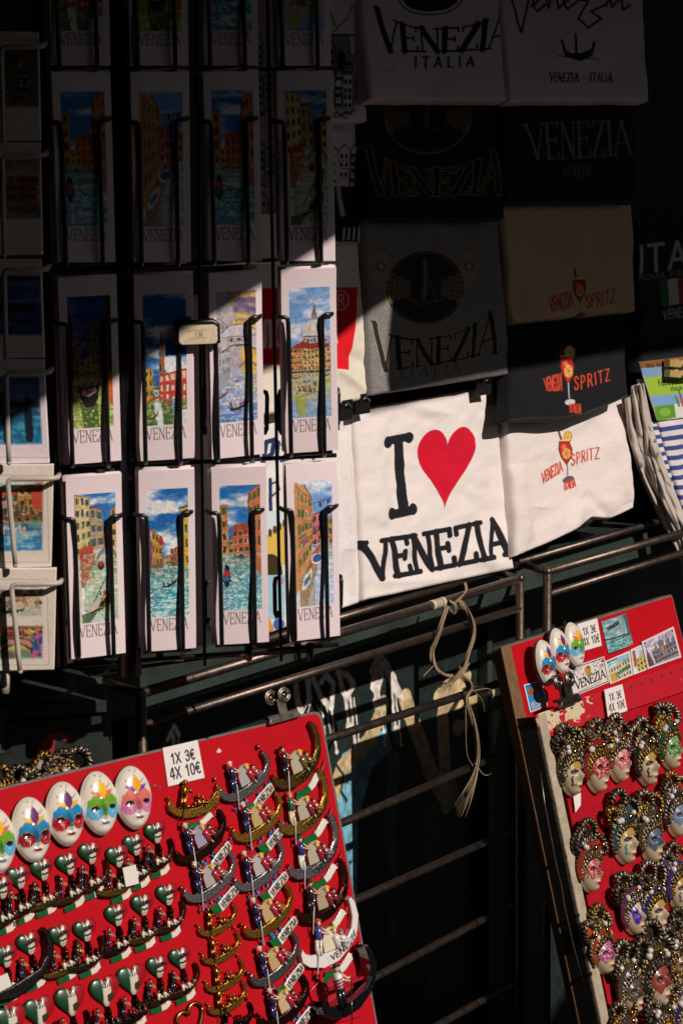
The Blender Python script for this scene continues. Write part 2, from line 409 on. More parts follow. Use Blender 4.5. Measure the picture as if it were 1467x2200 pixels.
# ------------------------------------------------------------------ setting: ground, kiosk, unseen shade canopies, houses of the lane
def wp(x, y, off=0.0):                    # x along the kiosk, y = world height, off outwards -> world
    return np.array([WALL.o[0], WALL.o[1], 0]) + WALL.ex * x + np.array([0, 0, y]) + WALL.n * off
WM = Matrix([[WALL.ex[i], (0, 0, 1)[i], WALL.n[i], wp(0, 0)[i]] for i in range(3)] + [[0, 0, 0, 1]])   # kiosk frame: x along, y up, z out
def wxy(u, v, off=0.0):
    p = WALL.hit(np.float64(u), np.float64(v), off) - wp(0, 0)
    return float(p @ WALL.ex), float(p[2])
STONE = mat('paving_stone', (0.16, 0.15, 0.14), rough=0.8, mottled=0.3, mscale=5, bump=0.3, bscale=40)
g = MB()
for i in range(-14, 14):
    for j in range(-10, 22):
        c = 0.22 + rng.uniform(-.05, .05); g.box((i * 0.6 + (j % 2) * 0.3, j * 0.4, -0.02), (0.592, 0.392, 0.04), (c, c * .97, c * .93))
gp = mat('paving_slabs', rough=0.85, mottled=0.2, mscale=12, bump=0.3, bscale=60)
tag(g.build('pavement', gp), kind='structure')
b = MB(); b.add([(-200, -200, -.045), (200, -200, -.045), (200, 200, -.045), (-200, 200, -.045)], [(0, 1, 2, 3)], (.4, .39, .37))
tag(b.build('ground', STONE), kind='structure')
# kiosk: a dark green metal newsstand whose front carries all the goods
kiosk = thing('market_kiosk', 'dark green metal souvenir kiosk with graffiti on its lower front panel', 'kiosk', WM)
lx0, ledge_z = wxy(785, 1296, .02); _, lz2 = wxy(1105, 1226, .02); ledge_z = 0.5 * (ledge_z + lz2)
b = MB(); b.box((0.4, ledge_z - .028, -.08), (4.2, .055, .165))
b.build('ledge', GREEN, kiosk)
b = MB(); b.box((0.4, ledge_z + .65, -.10), (4.2, 1.3, .1)); b.build('back_panel', mat('dark_backing_board', (.022, .02, .02), rough=.8), kiosk)
b = MB(); b.box((0.4, 1.2, -.96), (4.2, 2.4, 1.5)); b.build('cabin', GREEN, kiosk)
# lower front panel with its paint
def bbox_quad(P, px, off):
    p = P.hit(np.array([q[0] for q in px], float), np.array([q[1] for q in px], float), off); o = P.o + P.n * off
    X, Y = (p - o) @ P.ex, (p - o) @ P.ey
    return [proj(o + P.ex * x + P.ey * y) for x, y in ((X.min(), Y.max()), (X.max(), Y.max()), (X.max(), Y.min()), (X.min(), Y.min()))]
q = bbox_quad(WALL, [(300, 1300), (1330, 1180), (1330, 2300), (300, 2300)], -.16)
GW, GH = 700, 620
cv = Cv(GW, GH, hx('232d2a'), q)
cv.a *= (0.8 + 0.35 * vnoise(GH, GW, 60, 3, 5))[..., None]
BG_, WH, SK, DK = hx('cdb488'), hx('ebe0d6'), hx('76b0c4'), hx('26312e')
# pale blue and beige bubble letters
cv.poly([(735, 1620), (790, 1585), (840, 1560), (850, 1600), (800, 1650), (770, 1760), (765, 2000), (775, 2200), (730, 2250), (720, 1900), (722, 1700)], SK)
cv.line([(838, 1560), (846, 1640), (835, 1800), (850, 1990)], 34, SK, .55); cv.line([(930, 1640), (920, 1900), (930, 2120)], 30, hx('3f6678'), .5)
cv.line([(690, 1900), (700, 1760), (735, 1650), (790, 1595), (815, 1540), (822, 1515)], 34, BG_)
cv.line([(870, 1500), (885, 1545), (905, 1600), (925, 1660), (960, 1720)], 34, BG_)
cv.line([(960, 1730), (955, 1640), (950, 1540), (960, 1480), (1000, 1455)], 34, BG_)
cv.ell(965, 1500, 34, 30, BG_); cv.ell(1030, 1500, 30, 26, BG_); cv.line([(985, 1560), (1030, 1515), (1050, 1490)], 36, BG_)
cv.line([(955, 1650), (990, 1740), (1035, 1700), (1065, 1540)], 26, BG_, .7)
cv.line([(1000, 1540), (965, 1535), (985, 1500)], 12, DK); cv.line([(830, 1545), (845, 1600), (880, 1640)], 10, DK)
cv.line([(720, 1640), (738, 1665), (732, 1700), (745, 1720)], 5, DK); cv.line([(800, 1800), (830, 1900), (900, 2050)], 40, hx('3a3028'), .6)
# white tag that has run
def drip(pts, w, runs):
    cv.line(pts, w, WH)
    for x, y, l, ww in runs:
        n = 7; cv.line([(x + l * .12 * k / n + nr.normal(0, .8), y + l * k / n) for k in range(n + 1)], ww, WH)
        cv.ell(x + l * .12, y + l, ww * .8, ww * 1.2, WH)
drip([(636, 1475), (640, 1510), (655, 1540), (665, 1500), (660, 1450)], 13, [(640, 1520, 60, 4)])
drip([(672, 1455), (690, 1500), (712, 1520), (716, 1470), (700, 1450), (690, 1465)], 12, [(690, 1510, 80, 5), (712, 1520, 95, 5), (703, 1520, 60, 3)])
drip([(724, 1445), (745, 1450), (760, 1470), (745, 1500), (735, 1480), (730, 1450)], 12, [(742, 1500, 60, 8), (752, 1500, 120, 7), (760, 1500, 90, 4)])
drip([(800, 1440), (815, 1410), (830, 1430), (845, 1465), (858, 1490)], 16, [(802, 1440, 70, 13), (812, 1470, 130, 5), (838, 1465, 100, 7), (848, 1480, 120, 5), (862, 1490, 50, 4)])
cv.poly([(795, 1480), (800, 1430), (822, 1405), (850, 1450), (862, 1500), (845, 1490), (826, 1445), (812, 1500)], WH)
drip([(360, 1590), (375, 1560), (385, 1580)], 8, [(372, 1580, 34, 7), (384, 1590, 22, 4)])
for k in range(60):
    x, y = rng.uniform(560, 1120), rng.uniform(1400, 2200); cv.line([(x, y), (x + rng.uniform(-14, 14), y + rng.uniform(5, 40))], .9, hx('65655c'), .5)
cv.speck(.25, 5, 9)
hinv = np.linalg.inv(cv.Hm)
def sheet_points(cvs, plane, off):
    Y, X = np.mgrid[0:cvs.h, 0:cvs.w].astype(float)
    px = ahom(np.linalg.inv(cvs.Hm), np.stack([X, Y], -1)); return px
px = sheet_points(cv, WALL, 0); P = WALL.hit(px[..., 0], px[..., 1], -.16)
GPNT = mat('graffiti_paint', rough=0.42, bump=0.12, bscale=200, spec=0.35)
fp = grid('front_panel', P, cv.a, GPNT, skirt=-WALL.n * .02); fp.parent = kiosk; fp.matrix_parent_inverse = WM.inverted(); fp['label'] = 'dark green panel sprayed with dripping white, beige and pale blue letters'
b = MB()
for x in (wxy(1100, 1600, -.1)[0], wxy(1180, 1600, -.1)[0]): b.box((x, .5, -.15), (.012, 1.0, .02))
b.build('panel_seam', GREEN, kiosk)
# unseen canopy, outline shaped to throw the shade line and block sky
cz = 2.05; CP = [(.30, 1.0), (.406, 1.244), (.447, 1.335), (.520, 1.505), (.688, 1.866), (.700, 1.939), (.718, 2.012), (.831, 1.853), (1.000, 2.070), (1.181, 2.290), (1.9, 3.1), (1.5, 4.4), (-4, 2.9), (-4, -3), (.0, -3), (.2, -.5), (.25, .85)]
b = MB(); b.prism(CP, cz, cz + .02)
canvas_m = mat('unseen_awning_canvas', (0.012, 0.013, 0.013), rough=0.95, spec=0.1)
can = thing('unseen_shade_awning', 'unseen dark awning shaped to shade the souvenir stall, above the view', 'awning'); b.build('canopy', canvas_m, can)
b = MB()
for p0, p1 in (((.1, -2.9), (.45, 3.2)), ((-3.9, 1.0), (1.6, 3.2)), ((-3.9, -2.0), (.2, -2.0))):
    b.tube([(p0[0], p0[1], cz - .015), (p1[0], p1[1], cz - .015)], .012)
b.build('canopy_frame', STEEL, can)
can2 = thing('unseen_shade_awning', 'second dark awning, added out of view to block sky light', 'awning')  # added awning: outline lets the sun through and cuts the sky light
b = MB(); b.prism([(-.1, -4), (3.6, -4), (3.6, 4.6), (1.75, 4.6), (1.72, 2.35), (2.02, 1.95), (2.52, 1.25), (2.52, .78), (1.9, .45), (1.40, .2), (.90, .58), (.60, .88), (-.1, .9)], 2.32, 2.34); b.build('canopy', canvas_m, can2)
b = MB()
for p in ((3.5, -3.8), (3.5, 4.4), (1.2, -3.8)): b.tube([(*p, 0), (*p, 2.33)], .025)
b.build('canopy_frame', STEEL, can2)
# the lane: house fronts to the left of and behind the viewer; the lane is open towards the sun
def house(name, x0, y0, x1, y1, h, col, label, depth=1.5):
    d = np.array([x1 - x0, y1 - y0]); L = np.linalg.norm(d); d /= L; n = np.array([-d[1], d[0]])
    M = Matrix([[d[0], 0, n[0], x0], [d[1], 0, n[1], y0], [0, 1, 0, 0], [0, 0, 0, 1]])
    t = thing('house' if h > 3 else 'lane_wall', label, 'house' if h > 3 else 'wall', M)
    b = MB(); b.box((L / 2, h / 2, -depth / 2), (L, h, depth)); b.build('wall' if h > 3 else 'masonry', mat('stucco_' + name, col, rough=0.9, mottled=0.35, mscale=1.5, bump=0.3, bscale=30), t)
    for k in range(int(L // 2.2)):
        for s in range(int(h // 3.2)):
            cx, cy = 1.2 + k * 2.2, 1.9 + s * 3.2
            b = MB(); b.box((cx, cy, .03), (.95, 1.5, .06)); w_ = b.build('window', mat('window_stone', (.4, .38, .34), rough=.8), t)
            b = MB(); b.box((cx, cy, .045), (.75, 1.3, .05)); b.build('pane', mat('dark_window_glass', (.01, .012, .014), rough=.08), w_)
    b = MB(); b.box((L / 2, h + .06, .1), (L + .3, .12, .5)); b.build('eaves' if h > 3 else 'coping', mat('roof_tile', (.25, .09, .05), rough=.9), t)
house('ochre', -3.2, 4.5, -3.2, -6.0, 9.0, (.16, .09, .05), 'ochre stucco house along the left side of the lane, behind the viewer')
house('brick', -3.4, -5.0, 8.6, -7.4, 8.0, (.14, .06, .045), 'brick red house closing the lane behind the viewer')
house('pink', 7.2, -7.2, 7.2, 8.0, 2.3, (.15, .075, .06), 'low dusky pink wall along the right side of the lane, out of view')
house('grey', 7.5, 6.5, 2.5, 7.5, 9.0, (.13, .12, .11), 'grey stucco house behind the kiosk, out of view')
# ------------------------------------------------------------------ steel display racks on the kiosk front
FO = .075
def bar(b, pts, r, off=FO, n=10):
    b.tube([WALL.hit(np.float64(u), np.float64(v), off) for u, v in pts], r, n)
def flt(b, p0, p1, o0, o1, r):
    b.tube([WALL.hit(np.float64(p0[0]), np.float64(p0[1]), o0), WALL.hit(np.float64(p1[0]), np.float64(p1[1]), o1)], r, 10)
def down(u, v, off):
    p = WALL.hit(np.float64(u), np.float64(v), off); return p, np.array([p[0], p[1], 0.0])
def lengthen(p0, p1, u_l):
    s = (p1[1] - p0[1]) / (p1[0] - p0[0]); return [(u_l, p0[1] + (u_l - p0[0]) * s), p1]
fr = thing('display_frame', 'bare steel rail frame below the heart T-shirt, red magnet board leaning on it', 'display rack')
b = MB(); bar(b, [(302, 1490), (1116, 1243)], .0058); b.build('top_rail', STEEL, fr)
for l in ([(312, 1557), (1114, 1307)], lengthen((690, 1592), (1090, 1462), 302), lengthen((735, 1768), (1085, 1617), 302), lengthen((768, 1932), (1095, 1786), 302), lengthen((805, 2100), (1100, 1942), 302), lengthen((830, 2265), (1105, 2110), 302)):
    b = MB(); bar(b, l, .0052); b.build('rail', STEEL, fr)
for u, v in ((302, 1490), (1116, 1243)):
    p, q_ = down(u, v, FO); b = MB(); b.tube([p, q_], .006, 10); b.ball(p, .0068); b.build('post', STEEL, fr)
b = MB(); flt(b, (302, 1490), (215, 1462), FO, -.01, .005); b.build('bracket', STEEL, fr)
b = MB(); flt(b, (1116, 1243), (1047, 1226), FO, .0, .005); b.build('bracket', STEEL, fr)
b = MB(); bar(b, [(560, 1378), (1108, 1213)], .005, .03); b.build('shirt_rail', STEEL, fr)
fr2 = thing('display_frame', 'bare steel rail frame under the white spritz T-shirt, half hidden by the right-hand board', 'display rack')
b = MB(); bar(b, [(1175, 1228), (1470, 1143), (1700, 1078)], .0056); b.build('top_rail', STEEL, fr2)
b = MB(); bar(b, [(1176, 1277), (1470, 1186), (1700, 1117)], .005); b.build('rail', STEEL, fr2)
p, q_ = down(1175, 1228, FO); b = MB(); b.tube([p, q_], .006, 10); b.ball(p, .0068); b.build('post', STEEL, fr2)
b = MB(); flt(b, (1175, 1228), (1108, 1208), FO, .0, .005); b.build('bracket', STEEL, fr2)
b = MB(); bar(b, [(1112, 1208), (1400, 1124), (1700, 1040)], .005, .02); b.build('shirt_rail', STEEL, fr2)
# dark green box with a lid on the left
box_o = at(120, 1560, 2.215); BX = Plane(R(12), box_o)
bm_ = BX.M(120, 1560)
bx = thing('metal_box', 'dark green metal box with a smear of red paint, behind the red magnet board', 'box', bm_)
x0, y0 = BX.local(np.float64(-60), np.float64(1548), 120, 1560); x1, y1 = BX.local(np.float64(246), np.float64(1700), 120, 1560)
b = MB(); b.box(((x0 + x1) / 2, (y0 + y1) / 2, -.03), (x1 - x0, y0 - y1, .06)); b.build('body', mat('green_box_paint', (.018, .024, .021), rough=.5, mottled=.35, mscale=25, bump=.2, bscale=160), bx)
b = MB(); b.box(((x0 + x1) / 2 - .004, y0 + .007, -.028), (x1 - x0 + .004, .014, .07)); b.build('lid', GREEN, bx)
b = MB(); b.tube([(x0 + .02, y0 + .03, 0), (x0 + .09, y0 + .022, .01), (x1 - .03, y0 + .028, .0)], .0018); b.build('wire_handle', STEEL, bx)
b = MB()
pts = [(75, 1640), (88, 1600), (105, 1578), (112, 1576), (130, 1573), (148, 1578), (151, 1590), (138, 1592), (125, 1580), (118, 1600), (118, 1632), (108, 1628), (95, 1618), (80, 1642)]
b.prism([BX.local(np.float64(u), np.float64(v), 120, 1560) for u, v in pts], .0005, .0012, hx('9a2f30')); b.build('paint_smear', mat('red_paint', (.32, .03, .035), rough=.5), bx)
bx2 = thing('metal_box', 'low dark green metal box lying on top of the box with the red smear', 'box', bm_)
b = MB(); b.box(((x0 + x1) / 2 - .035, y0 + .052, -.07), (x1 - x0 - .08, .045, .06)); b.box(((x0 + x1) / 2 - .035, y0 + .078, -.07), (x1 - x0 - .074, .006, .066)); b.build('body', GREEN, bx2)
# ------------------------------------------------------------------ folded T-shirts
def fold(px, x0, y0, x1, y1, wd, amp):
    a = np.array([x0, y0], float); d = np.array([x1 - x0, y1 - y0], float); L2 = d @ d
    r = px - a; t = np.clip((r @ d) / L2, -.15, 1.15); e = r - t[..., None] * d
    s = (r[..., 0] * d[1] - r[..., 1] * d[0]) / math.sqrt(L2)
    return amp * np.exp(-(e[..., 0]**2 + e[..., 1]**2) / (2 * wd * wd)) * np.sin(np.clip(t, 0, 1) * math.pi)**.6 * (1 + .4 * np.tanh(s / wd))
def shirt(quad, o0, o1, step, col, label, paint=None, folds=(), sag=(0, 0), seed=1, thick=.014, soft=.007, rough=2.2, name='folded_tshirt', cat='T-shirt', group=None, rel=.0035, speck=.03, ang=None, orig=None):
    q = np.asarray(quad, float)
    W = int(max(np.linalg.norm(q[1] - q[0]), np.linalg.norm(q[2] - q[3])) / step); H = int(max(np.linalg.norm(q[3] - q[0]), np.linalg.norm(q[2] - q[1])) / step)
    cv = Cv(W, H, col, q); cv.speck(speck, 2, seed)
    if paint: paint(cv)
    tm = (q[0] + q[1]) / 2; bm = (q[2] + q[3]) / 2
    base = WALL if ang is None else Plane(R(ang), orig)
    top = base.hit(tm[0], tm[1], o0); lo = base.hit(bm[0], bm[1], o1); hgt = top[2] - lo[2]
    tilt = ((lo - top) @ base.n) / hgt
    P = Plane(base.ang, top, tilt)
    Y, X = np.mgrid[0:H, 0:W].astype(float); s, t = X / (W - 1), Y / (H - 1)
    px = ahom(np.linalg.inv(cv.Hm), np.stack([X, Y], -1)); px0 = px.copy()
    sg = np.interp(s, np.linspace(0, 1, len(sag)), sag); 
    sg = sg + 0 * sg
    px[..., 1] += sg * t**2
    edge = 2 * np.maximum(abs(s - .5), abs(t - .5))
    px[..., 0] += (vnoise(H, W, 70 / step, seed + 5, 3) - .5) * 2 * rough * edge**3
    px[..., 1] += (vnoise(H, W, 60 / step, seed + 6, 3) - .5) * 2 * rough * edge**3
    pt = P.hit(px[..., 0], px[..., 1])
    mpp = np.linalg.norm(P.hit(q[1][0], q[1][1]) - P.hit(q[0][0], q[0][1])) / max(1, W)
    d = np.minimum(np.minimum(X, W - 1 - X), np.minimum(Y, H - 1 - Y)) * mpp
    rr = np.clip(1 - d / soft, 0, 1); z = -soft * (1 - np.sqrt(np.clip(1 - rr**2, 0, 1)))
    z = z + (vnoise(H, W, 90 / step, seed + 9, 3) - .5) * rel * 1.6 + (vnoise(H, W, 26 / step, seed + 19, 2) - .5) * rel * .25
    for f in folds: z = z + fold(px0, *f)
    pt = pt + z[..., None] * P.n
    o = grid(name, pt, cv.a, FABRIC, skirt=-P.n * thick)
    return tag(o, label, cat, group)
CREAM, WHITE, GREY, BLK, NAVY, BEIGE, INK, RED = hx('eadfda'), hx('e6dadb'), hx('827e7c'), hx('1d1c1f'), hx('151519'), hx('cdb592'), hx('1d1c22'), hx('d41227')
GOLD = hx('b09062')
GS = 'T-shirts folded on the kiosk front'
def venezia_arch(cv, x0, y0, x1, y1, k, ink, line, gold, dy=0, bw=13, out=2.4, e=1):
    """cup-shaped VENEZIA: tall outer letters, short middle; x0,y0 .. x1,y1 baseline ends, k = height scale"""
    n = 9; tp, bt = [], []
    for i in range(n):
        s = i / (n - 1); a = (2 * s - 1)**2; bx = x0 + (x1 - x0) * s; by = y0 + (y1 - y0) * s
        bt.append((bx, by + 6 * (1 - a) * k - (4 * k if 0 < i < n - 1 else 0))); tp.append((bx - (8 * k) * (1 - 2 * s), by - (62 + 62 * a**1.3) * k))
    if gold: cv.text('VENEZIA', tp, bt, bw + out * 2, 4 + out * 2, gold, .13, .12)
    cv.text('VENEZIA', tp, bt, bw, 4, ink, .13, .12)
def crest(cv, cx, cy, rx, ry, gold, ink):
    cv.ell(cx, cy, rx, ry, ink); cv.ell(cx, cy, rx, ry, gold, wd=2.2); cv.ell(cx, cy, rx - 6, ry - 5, gold, wd=1)
    for sx in (-1, 1):      # house fronts at either side, water between
        for k in range(3):
            x = cx + sx * (rx * .86 - k * 16); h = ry * (.75 - .16 * k)
            cv.rect(x - 8, cy - h * .5, x + 8, cy + h * .55, gold, .55)
            for j in range(5):
                for i in (-1, 1): cv.rect(x + i * 3.5 - 1.6, cy - h * .42 + j * h * .18, x + i * 3.5 + 1.6, cy - h * .42 + j * h * .18 + h * .1, ink)
        cv.rect(cx + sx * rx * 1.12 - 18 if sx < 0 else cx + sx * rx * 1.12 - 14, cy - ry * .95, cx + sx * rx * 1.12 + 16, cy - ry * .2, gold, .5)
        c2 = (cx + sx * rx * 1.12, cy - ry * .57)
        for k in range(16):
            a = k * math.pi / 8; r = 15 if k % 2 else 11; cv.line([c2, (c2[0] + r * math.cos(a), c2[1] + r * math.sin(a))], 1.4, ink)
        cv.ell(c2[0], c2[1], 6, 6, gold)
    cv.line([(cx - 2, cy - ry * .55), (cx, cy - ry * .1), (cx - 4, cy + ry * .3)], 9, gold, .5); cv.ell(cx - 2, cy - ry * .68, 5, 6, gold, .6)
    cv.line([(cx - 45, cy + ry * .25), (cx - 10, cy + ry * .45), (cx + 40, cy + ry * .3)], 5, gold, .35); cv.line([(cx + 2, cy - ry * .4), (cx + 26, cy + ry * .4)], 2, gold, .5)
def spritz(cv, cx, top, k, lean=0.0, foot=hx('5a5a60'), line=INK):
    def p(x, y): return (cx + (x + lean * y) * k, top + y * k)
    cv.line([p(-14, 0), p(-6, 30)], 4 * k, hx('5a2a2c')); cv.ell(*p(8, 14), 12 * k, 14 * k, hx('d99a45')); cv.ell(*p(8, 14), 8 * k, 10 * k, hx('f0c468'))
    for a in range(6): cv.line([p(8, 14), p(8 + 10 * math.cos(a), 14 + 12 * math.sin(a))], 1.2 * k, hx('c98a3a'))
    cv.poly([p(-13, 22), p(11, 22), p(14, 42), p(11, 60), p(3, 76), p(-1, 76), p(-10, 60), p(-14, 42)], hx('c22a20'))
    cv.ell(*p(2, 52), 9 * k, 13 * k, hx('dcaa5c')); cv.ell(*p(-3, 36), 6 * k, 5 * k, hx('e57a4a'))
    for a in range(5): cv.line([p(2, 52), p(2 + 8 * math.cos(a * 1.3), 52 + 11 * math.sin(a * 1.3))], 1.1 * k, hx('b23a22'))
    cv.line([p(-13, 22), p(-15, 42), p(-10, 60), p(0, 78), p(12, 60), p(15, 42), p(11, 22)], 1.8 * k, line); cv.line([p(-13, 22), p(11, 22)], 2.4 * k, hx('e8ddd8'))
    cv.line([p(1, 76), p(2, 108)], 2.4 * k, foot); cv.ell(*p(2, 113), 12 * k, 6.5 * k, foot, rot=-.25); cv.ell(*p(2, 113), 12 * k, 6.5 * k, line, rot=-.25, wd=1.4 * k)
def seams(cv, q): pass
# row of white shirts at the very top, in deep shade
def houses_art(cv, x0, y0, x1, y1, seed, ink=INK):
    r = random.Random(seed); x = x0
    while x < x1:
        w_ = r.uniform(16, 34); h = r.uniform(.4, .95) * (y1 - y0); cv.line([(x, y1), (x, y1 - h), (x + w_ / 2, y1 - h - 14), (x + w_, y1 - h), (x + w_, y1)], 2, ink)
        yy = y1 - h + 8
        while yy < y1 - 10:
            for i in (.28, .68): cv.rect(x + w_ * i - 3, yy, x + w_ * i + 3, yy + 9, ink, .9)
            if r.random() < .4: cv.line([(x, yy + 13), (x + w_, yy + 13)], 1.2, ink)
            yy += r.uniform(14, 22)
        x += w_
    for k in range(14): a = r.uniform(x0, x1 - 20); cv.line([(a, y1 + r.uniform(2, 22)), (a + r.uniform(10, 30), y1 + r.uniform(2, 22))], 1.5, ink)
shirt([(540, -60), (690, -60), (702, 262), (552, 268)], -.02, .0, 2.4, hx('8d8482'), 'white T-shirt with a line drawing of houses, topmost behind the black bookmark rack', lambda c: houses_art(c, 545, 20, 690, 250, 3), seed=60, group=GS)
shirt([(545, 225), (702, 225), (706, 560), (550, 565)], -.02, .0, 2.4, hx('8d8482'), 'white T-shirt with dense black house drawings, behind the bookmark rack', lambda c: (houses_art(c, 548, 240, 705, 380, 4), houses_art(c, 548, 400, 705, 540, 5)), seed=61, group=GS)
def pa(c):
    houses_art(c, 700, 90, 775, 235, 8); c.poly([(712, 75), (752, 75), (758, 160), (706, 160)], INK, .5); c.line([(705, 75), (760, 75)], 4, INK)
    c.ell(732, 130, 9, 22, INK); c.line([(708, 20), (725, 60), (715, 70), (745, 40), (760, 10)], 2, INK)
shirt([(690, -60), (775, -60), (793, 262), (700, 268)], .0, .03, 2, WHITE, 'white T-shirt with a black tower drawing, at the top edge beside the rack', pa, seed=62, group=GS)
def pf(c):
    houses_art(c, 702, 300, 775, 400, 12); c.rect(700, 400, 772, 520, INK); c.line([(722, 330), (728, 400), (735, 460)], 10, WHITE, .8)
    for k in range(4): c.line([(735 + k * 11, 515), (738 + k * 11, 490)], 4, WHITE)
shirt([(698, 235), (768, 235), (778, 522), (704, 526)], -.01, .012, 2, WHITE, 'white T-shirt with a bold black print, below the tower T-shirt', pf, seed=63, group=GS)
def pb(c):
    c.ell(925, -8, 60, 33, INK); c.ell(925, -8, 68, 40, INK, wd=2.5)
    venezia_arch(c, 815, 112, 1090, 104, .75, INK, None, None, bw=12); c.text('ITALIA', [(890, 122), (1020, 122)], [(890, 146), (1018, 142)], 4.5, 3.5, INK, 0, .6)
shirt([(768, -60), (1068, -60), (1092, 215), (796, 213)], .0, .05, 1.9, WHITE, 'white T-shirt with arched black VENEZIA ITALIA lettering, at the top edge', pb, [(830, 150, 860, 215, 12, .004), (930, 160, 925, 212, 10, -.003)], seed=64, group=GS)
def pc(c):
    L = lambda *p: c.line(p, 4.2, INK)
    L((1100, -5), (1112, 45), (1120, 70), (1128, 30), (1140, -20)); L((1140, 15), (1152, 5), (1160, -5), (1148, -8), (1143, 10), (1152, 25), (1170, 10)); L((1172, -5), (1176, 18), (1182, 0), (1194, -4), (1198, 18), (1206, 12))
    L((1206, 10), (1220, 0), (1214, -8), (1208, 5), (1216, 20), (1236, 5)); L((1236, 0), (1262, 2), (1240, 40), (1262, 60), (1290, 40), (1268, 25), (1300, 10)); L((1300, 12), (1308, -4), (1312, 16), (1332, -4), (1336, 22), (1350, 12))
    c.line([(1205, 88), (1215, 118), (1245, 128), (1268, 118), (1275, 92)], 6, INK); c.poly([(1208, 105), (1220, 122), (1260, 124), (1270, 104), (1250, 114), (1226, 114)], INK); c.line([(1234, 74), (1236, 112)], 5, INK); c.line([(1195, 120), (1284, 128)], 2, INK)
    c.text('VENEZIA - ITALIA', [(1175, 158), (1318, 156)], [(1175, 176), (1318, 174)], 3, 2, INK, 0, .25)
shirt([(1068, -60), (1378, -60), (1397, 215), (1096, 217)], .0, .05, 1.9, WHITE, 'white T-shirt with handwritten Venezia above a small black gondola, at the top edge', pc, [(1180, 110, 1170, 215, 10, .003), (1300, 120, 1310, 215, 14, -.003)], seed=65, group=GS)
def pd(c):
    crest(c, 917, 250, 92, 80, GOLD, hx('141416')); venezia_arch(c, 798, 418, 1070, 414, .82, BLK, None, GOLD, bw=11, out=1.7)
shirt([(772, 175), (1062, 175), (1085, 470), (795, 468)], -.01, .035, 1.9, BLK, 'black T-shirt with gold-outlined VENEZIA under a gold crest', pd, [(1000, 220, 1050, 400, 20, .004)], seed=66, group=GS)
def pe(c):
    c.text('VENEZIA', [(1128, 268), (1240, 262), (1350, 258)], [(1140, 342), (1245, 338), (1355, 330)], 6, 3, hx('7b7f8c'), .12, .14); c.text('ITALIA', [(1212, 358), (1268, 356)], [(1212, 380), (1268, 378)], 2.6, 2, hx('6a6d76'), 0, .4)
shirt([(1078, 180), (1362, 178), (1374, 432), (1085, 436)], -.01, .035, 1.9, BLK, 'black T-shirt with pale grey embroidered VENEZIA', pe, seed=67, group=GS)
# middle rows
def pg(c):
    c.poly([(540, 620), (597, 619), (620, 618), (770, 617), (763, 704), (748, 795), (716, 792), (560, 782)], hx('e01622'))
    c.ell(733, 645, 17, 21, hx('d8c8c0'), wd=2.2); c.text('R', [(726, 633), (741, 633)], [(726, 657), (742, 657)], 3, 3, hx('d8c8c0'))
    W_ = hx('e4d5c4'); c.line([(567, 745), (569, 690), (579, 690), (580, 745)], 7, W_); c.poly([(690, 686), (724, 686), (726, 738), (690, 738)], W_); c.ell(600, 715, 10, 28, W_, wd=7); c.line([(650, 690), (650, 740)], 9, W_)
shirt([(545, 455), (768, 455), (800, 857), (556, 895)], -.005, .03, 1.5, hx('e3d8c6'), 'cream T-shirt with a red block print, half hidden behind the bookmark rack', pg, [(720, 790, 790, 845, 7, .004), (735, 760, 798, 790, 10, -.003)], seed=68, group=GS)
def ph(c):
    crest(c, 913, 618, 84, 80, GOLD, hx('2c2c30')); venezia_arch(c, 812, 800, 1064, 758, .86, hx('26262a'), None, hx('b39a70'), bw=9.5, out=1.5)
    c.text('ITALIA', [(862, 792), (986, 778)], [(862, 812), (986, 799)], 3.2, 2.6, hx('5a5958'), 0, .7)
shirt([(776, 425), (1066, 430), (1097, 803), (801, 850)], .0, .04, 1.4, GREY, 'grey melange T-shirt with black VENEZIA ITALIA lettering and a crest', ph, [(830, 600, 840, 840, 22, -.003), (1040, 500, 1080, 760, 14, .004)], seed=69, group=GS, speck=.14)
def pi_(c):
    spritz(c, 1243, 580, .88, .0, hx('6d675f')); o = hx('b8432e')
    c.text('VENEZIA', [(1178, 640), (1228, 624)], [(1182, 672), (1230, 658)], 2.6, 2, o, 0, .16, jit=.015); c.text('SPRITZ', [(1256, 636), (1322, 620)], [(1258, 662), (1322, 650)], 3.4, 3, o, 0, .22)
shirt([(1074, 430), (1358, 425), (1369, 668), (1104, 693)], .0, .04, 1.7, BEIGE, 'beige T-shirt with a small embroidered spritz glass, above the navy one', pi_, [(1240, 440, 1235, 600, 14, .004), (1120, 600, 1105, 690, 14, -.005)], seed=70, group=GS)
def pj(c):
    spritz(c, 1215, 738, .98, .06, hx('c9c4c4'), hx('3a2a2a')); o = hx('dd4a2c')
    c.text('VENEZIA', [(1168, 808), (1207, 793)], [(1172, 832), (1207, 826)], 2.2, 1.7, o, 0, .16, jit=.015); c.text('SPRITZ', [(1232, 800), (1308, 787)], [(1234, 824), (1308, 810)], 2.7, 2.4, o, 0, .34); c.text('ITALIA', [(1222, 852), (1246, 852)], [(1222, 868), (1246, 868)], 2.2, 1.8, o, 0, .2)
shirt([(1086, 640), (1342, 615), (1350, 850), (1092, 904)], .006, .058, 1.4, NAVY, 'navy T-shirt with an embroidered orange spritz glass, above the white one', pj, sag=(0, 6, 18, 22, 12, 0), seed=71, group=GS, rel=.005)
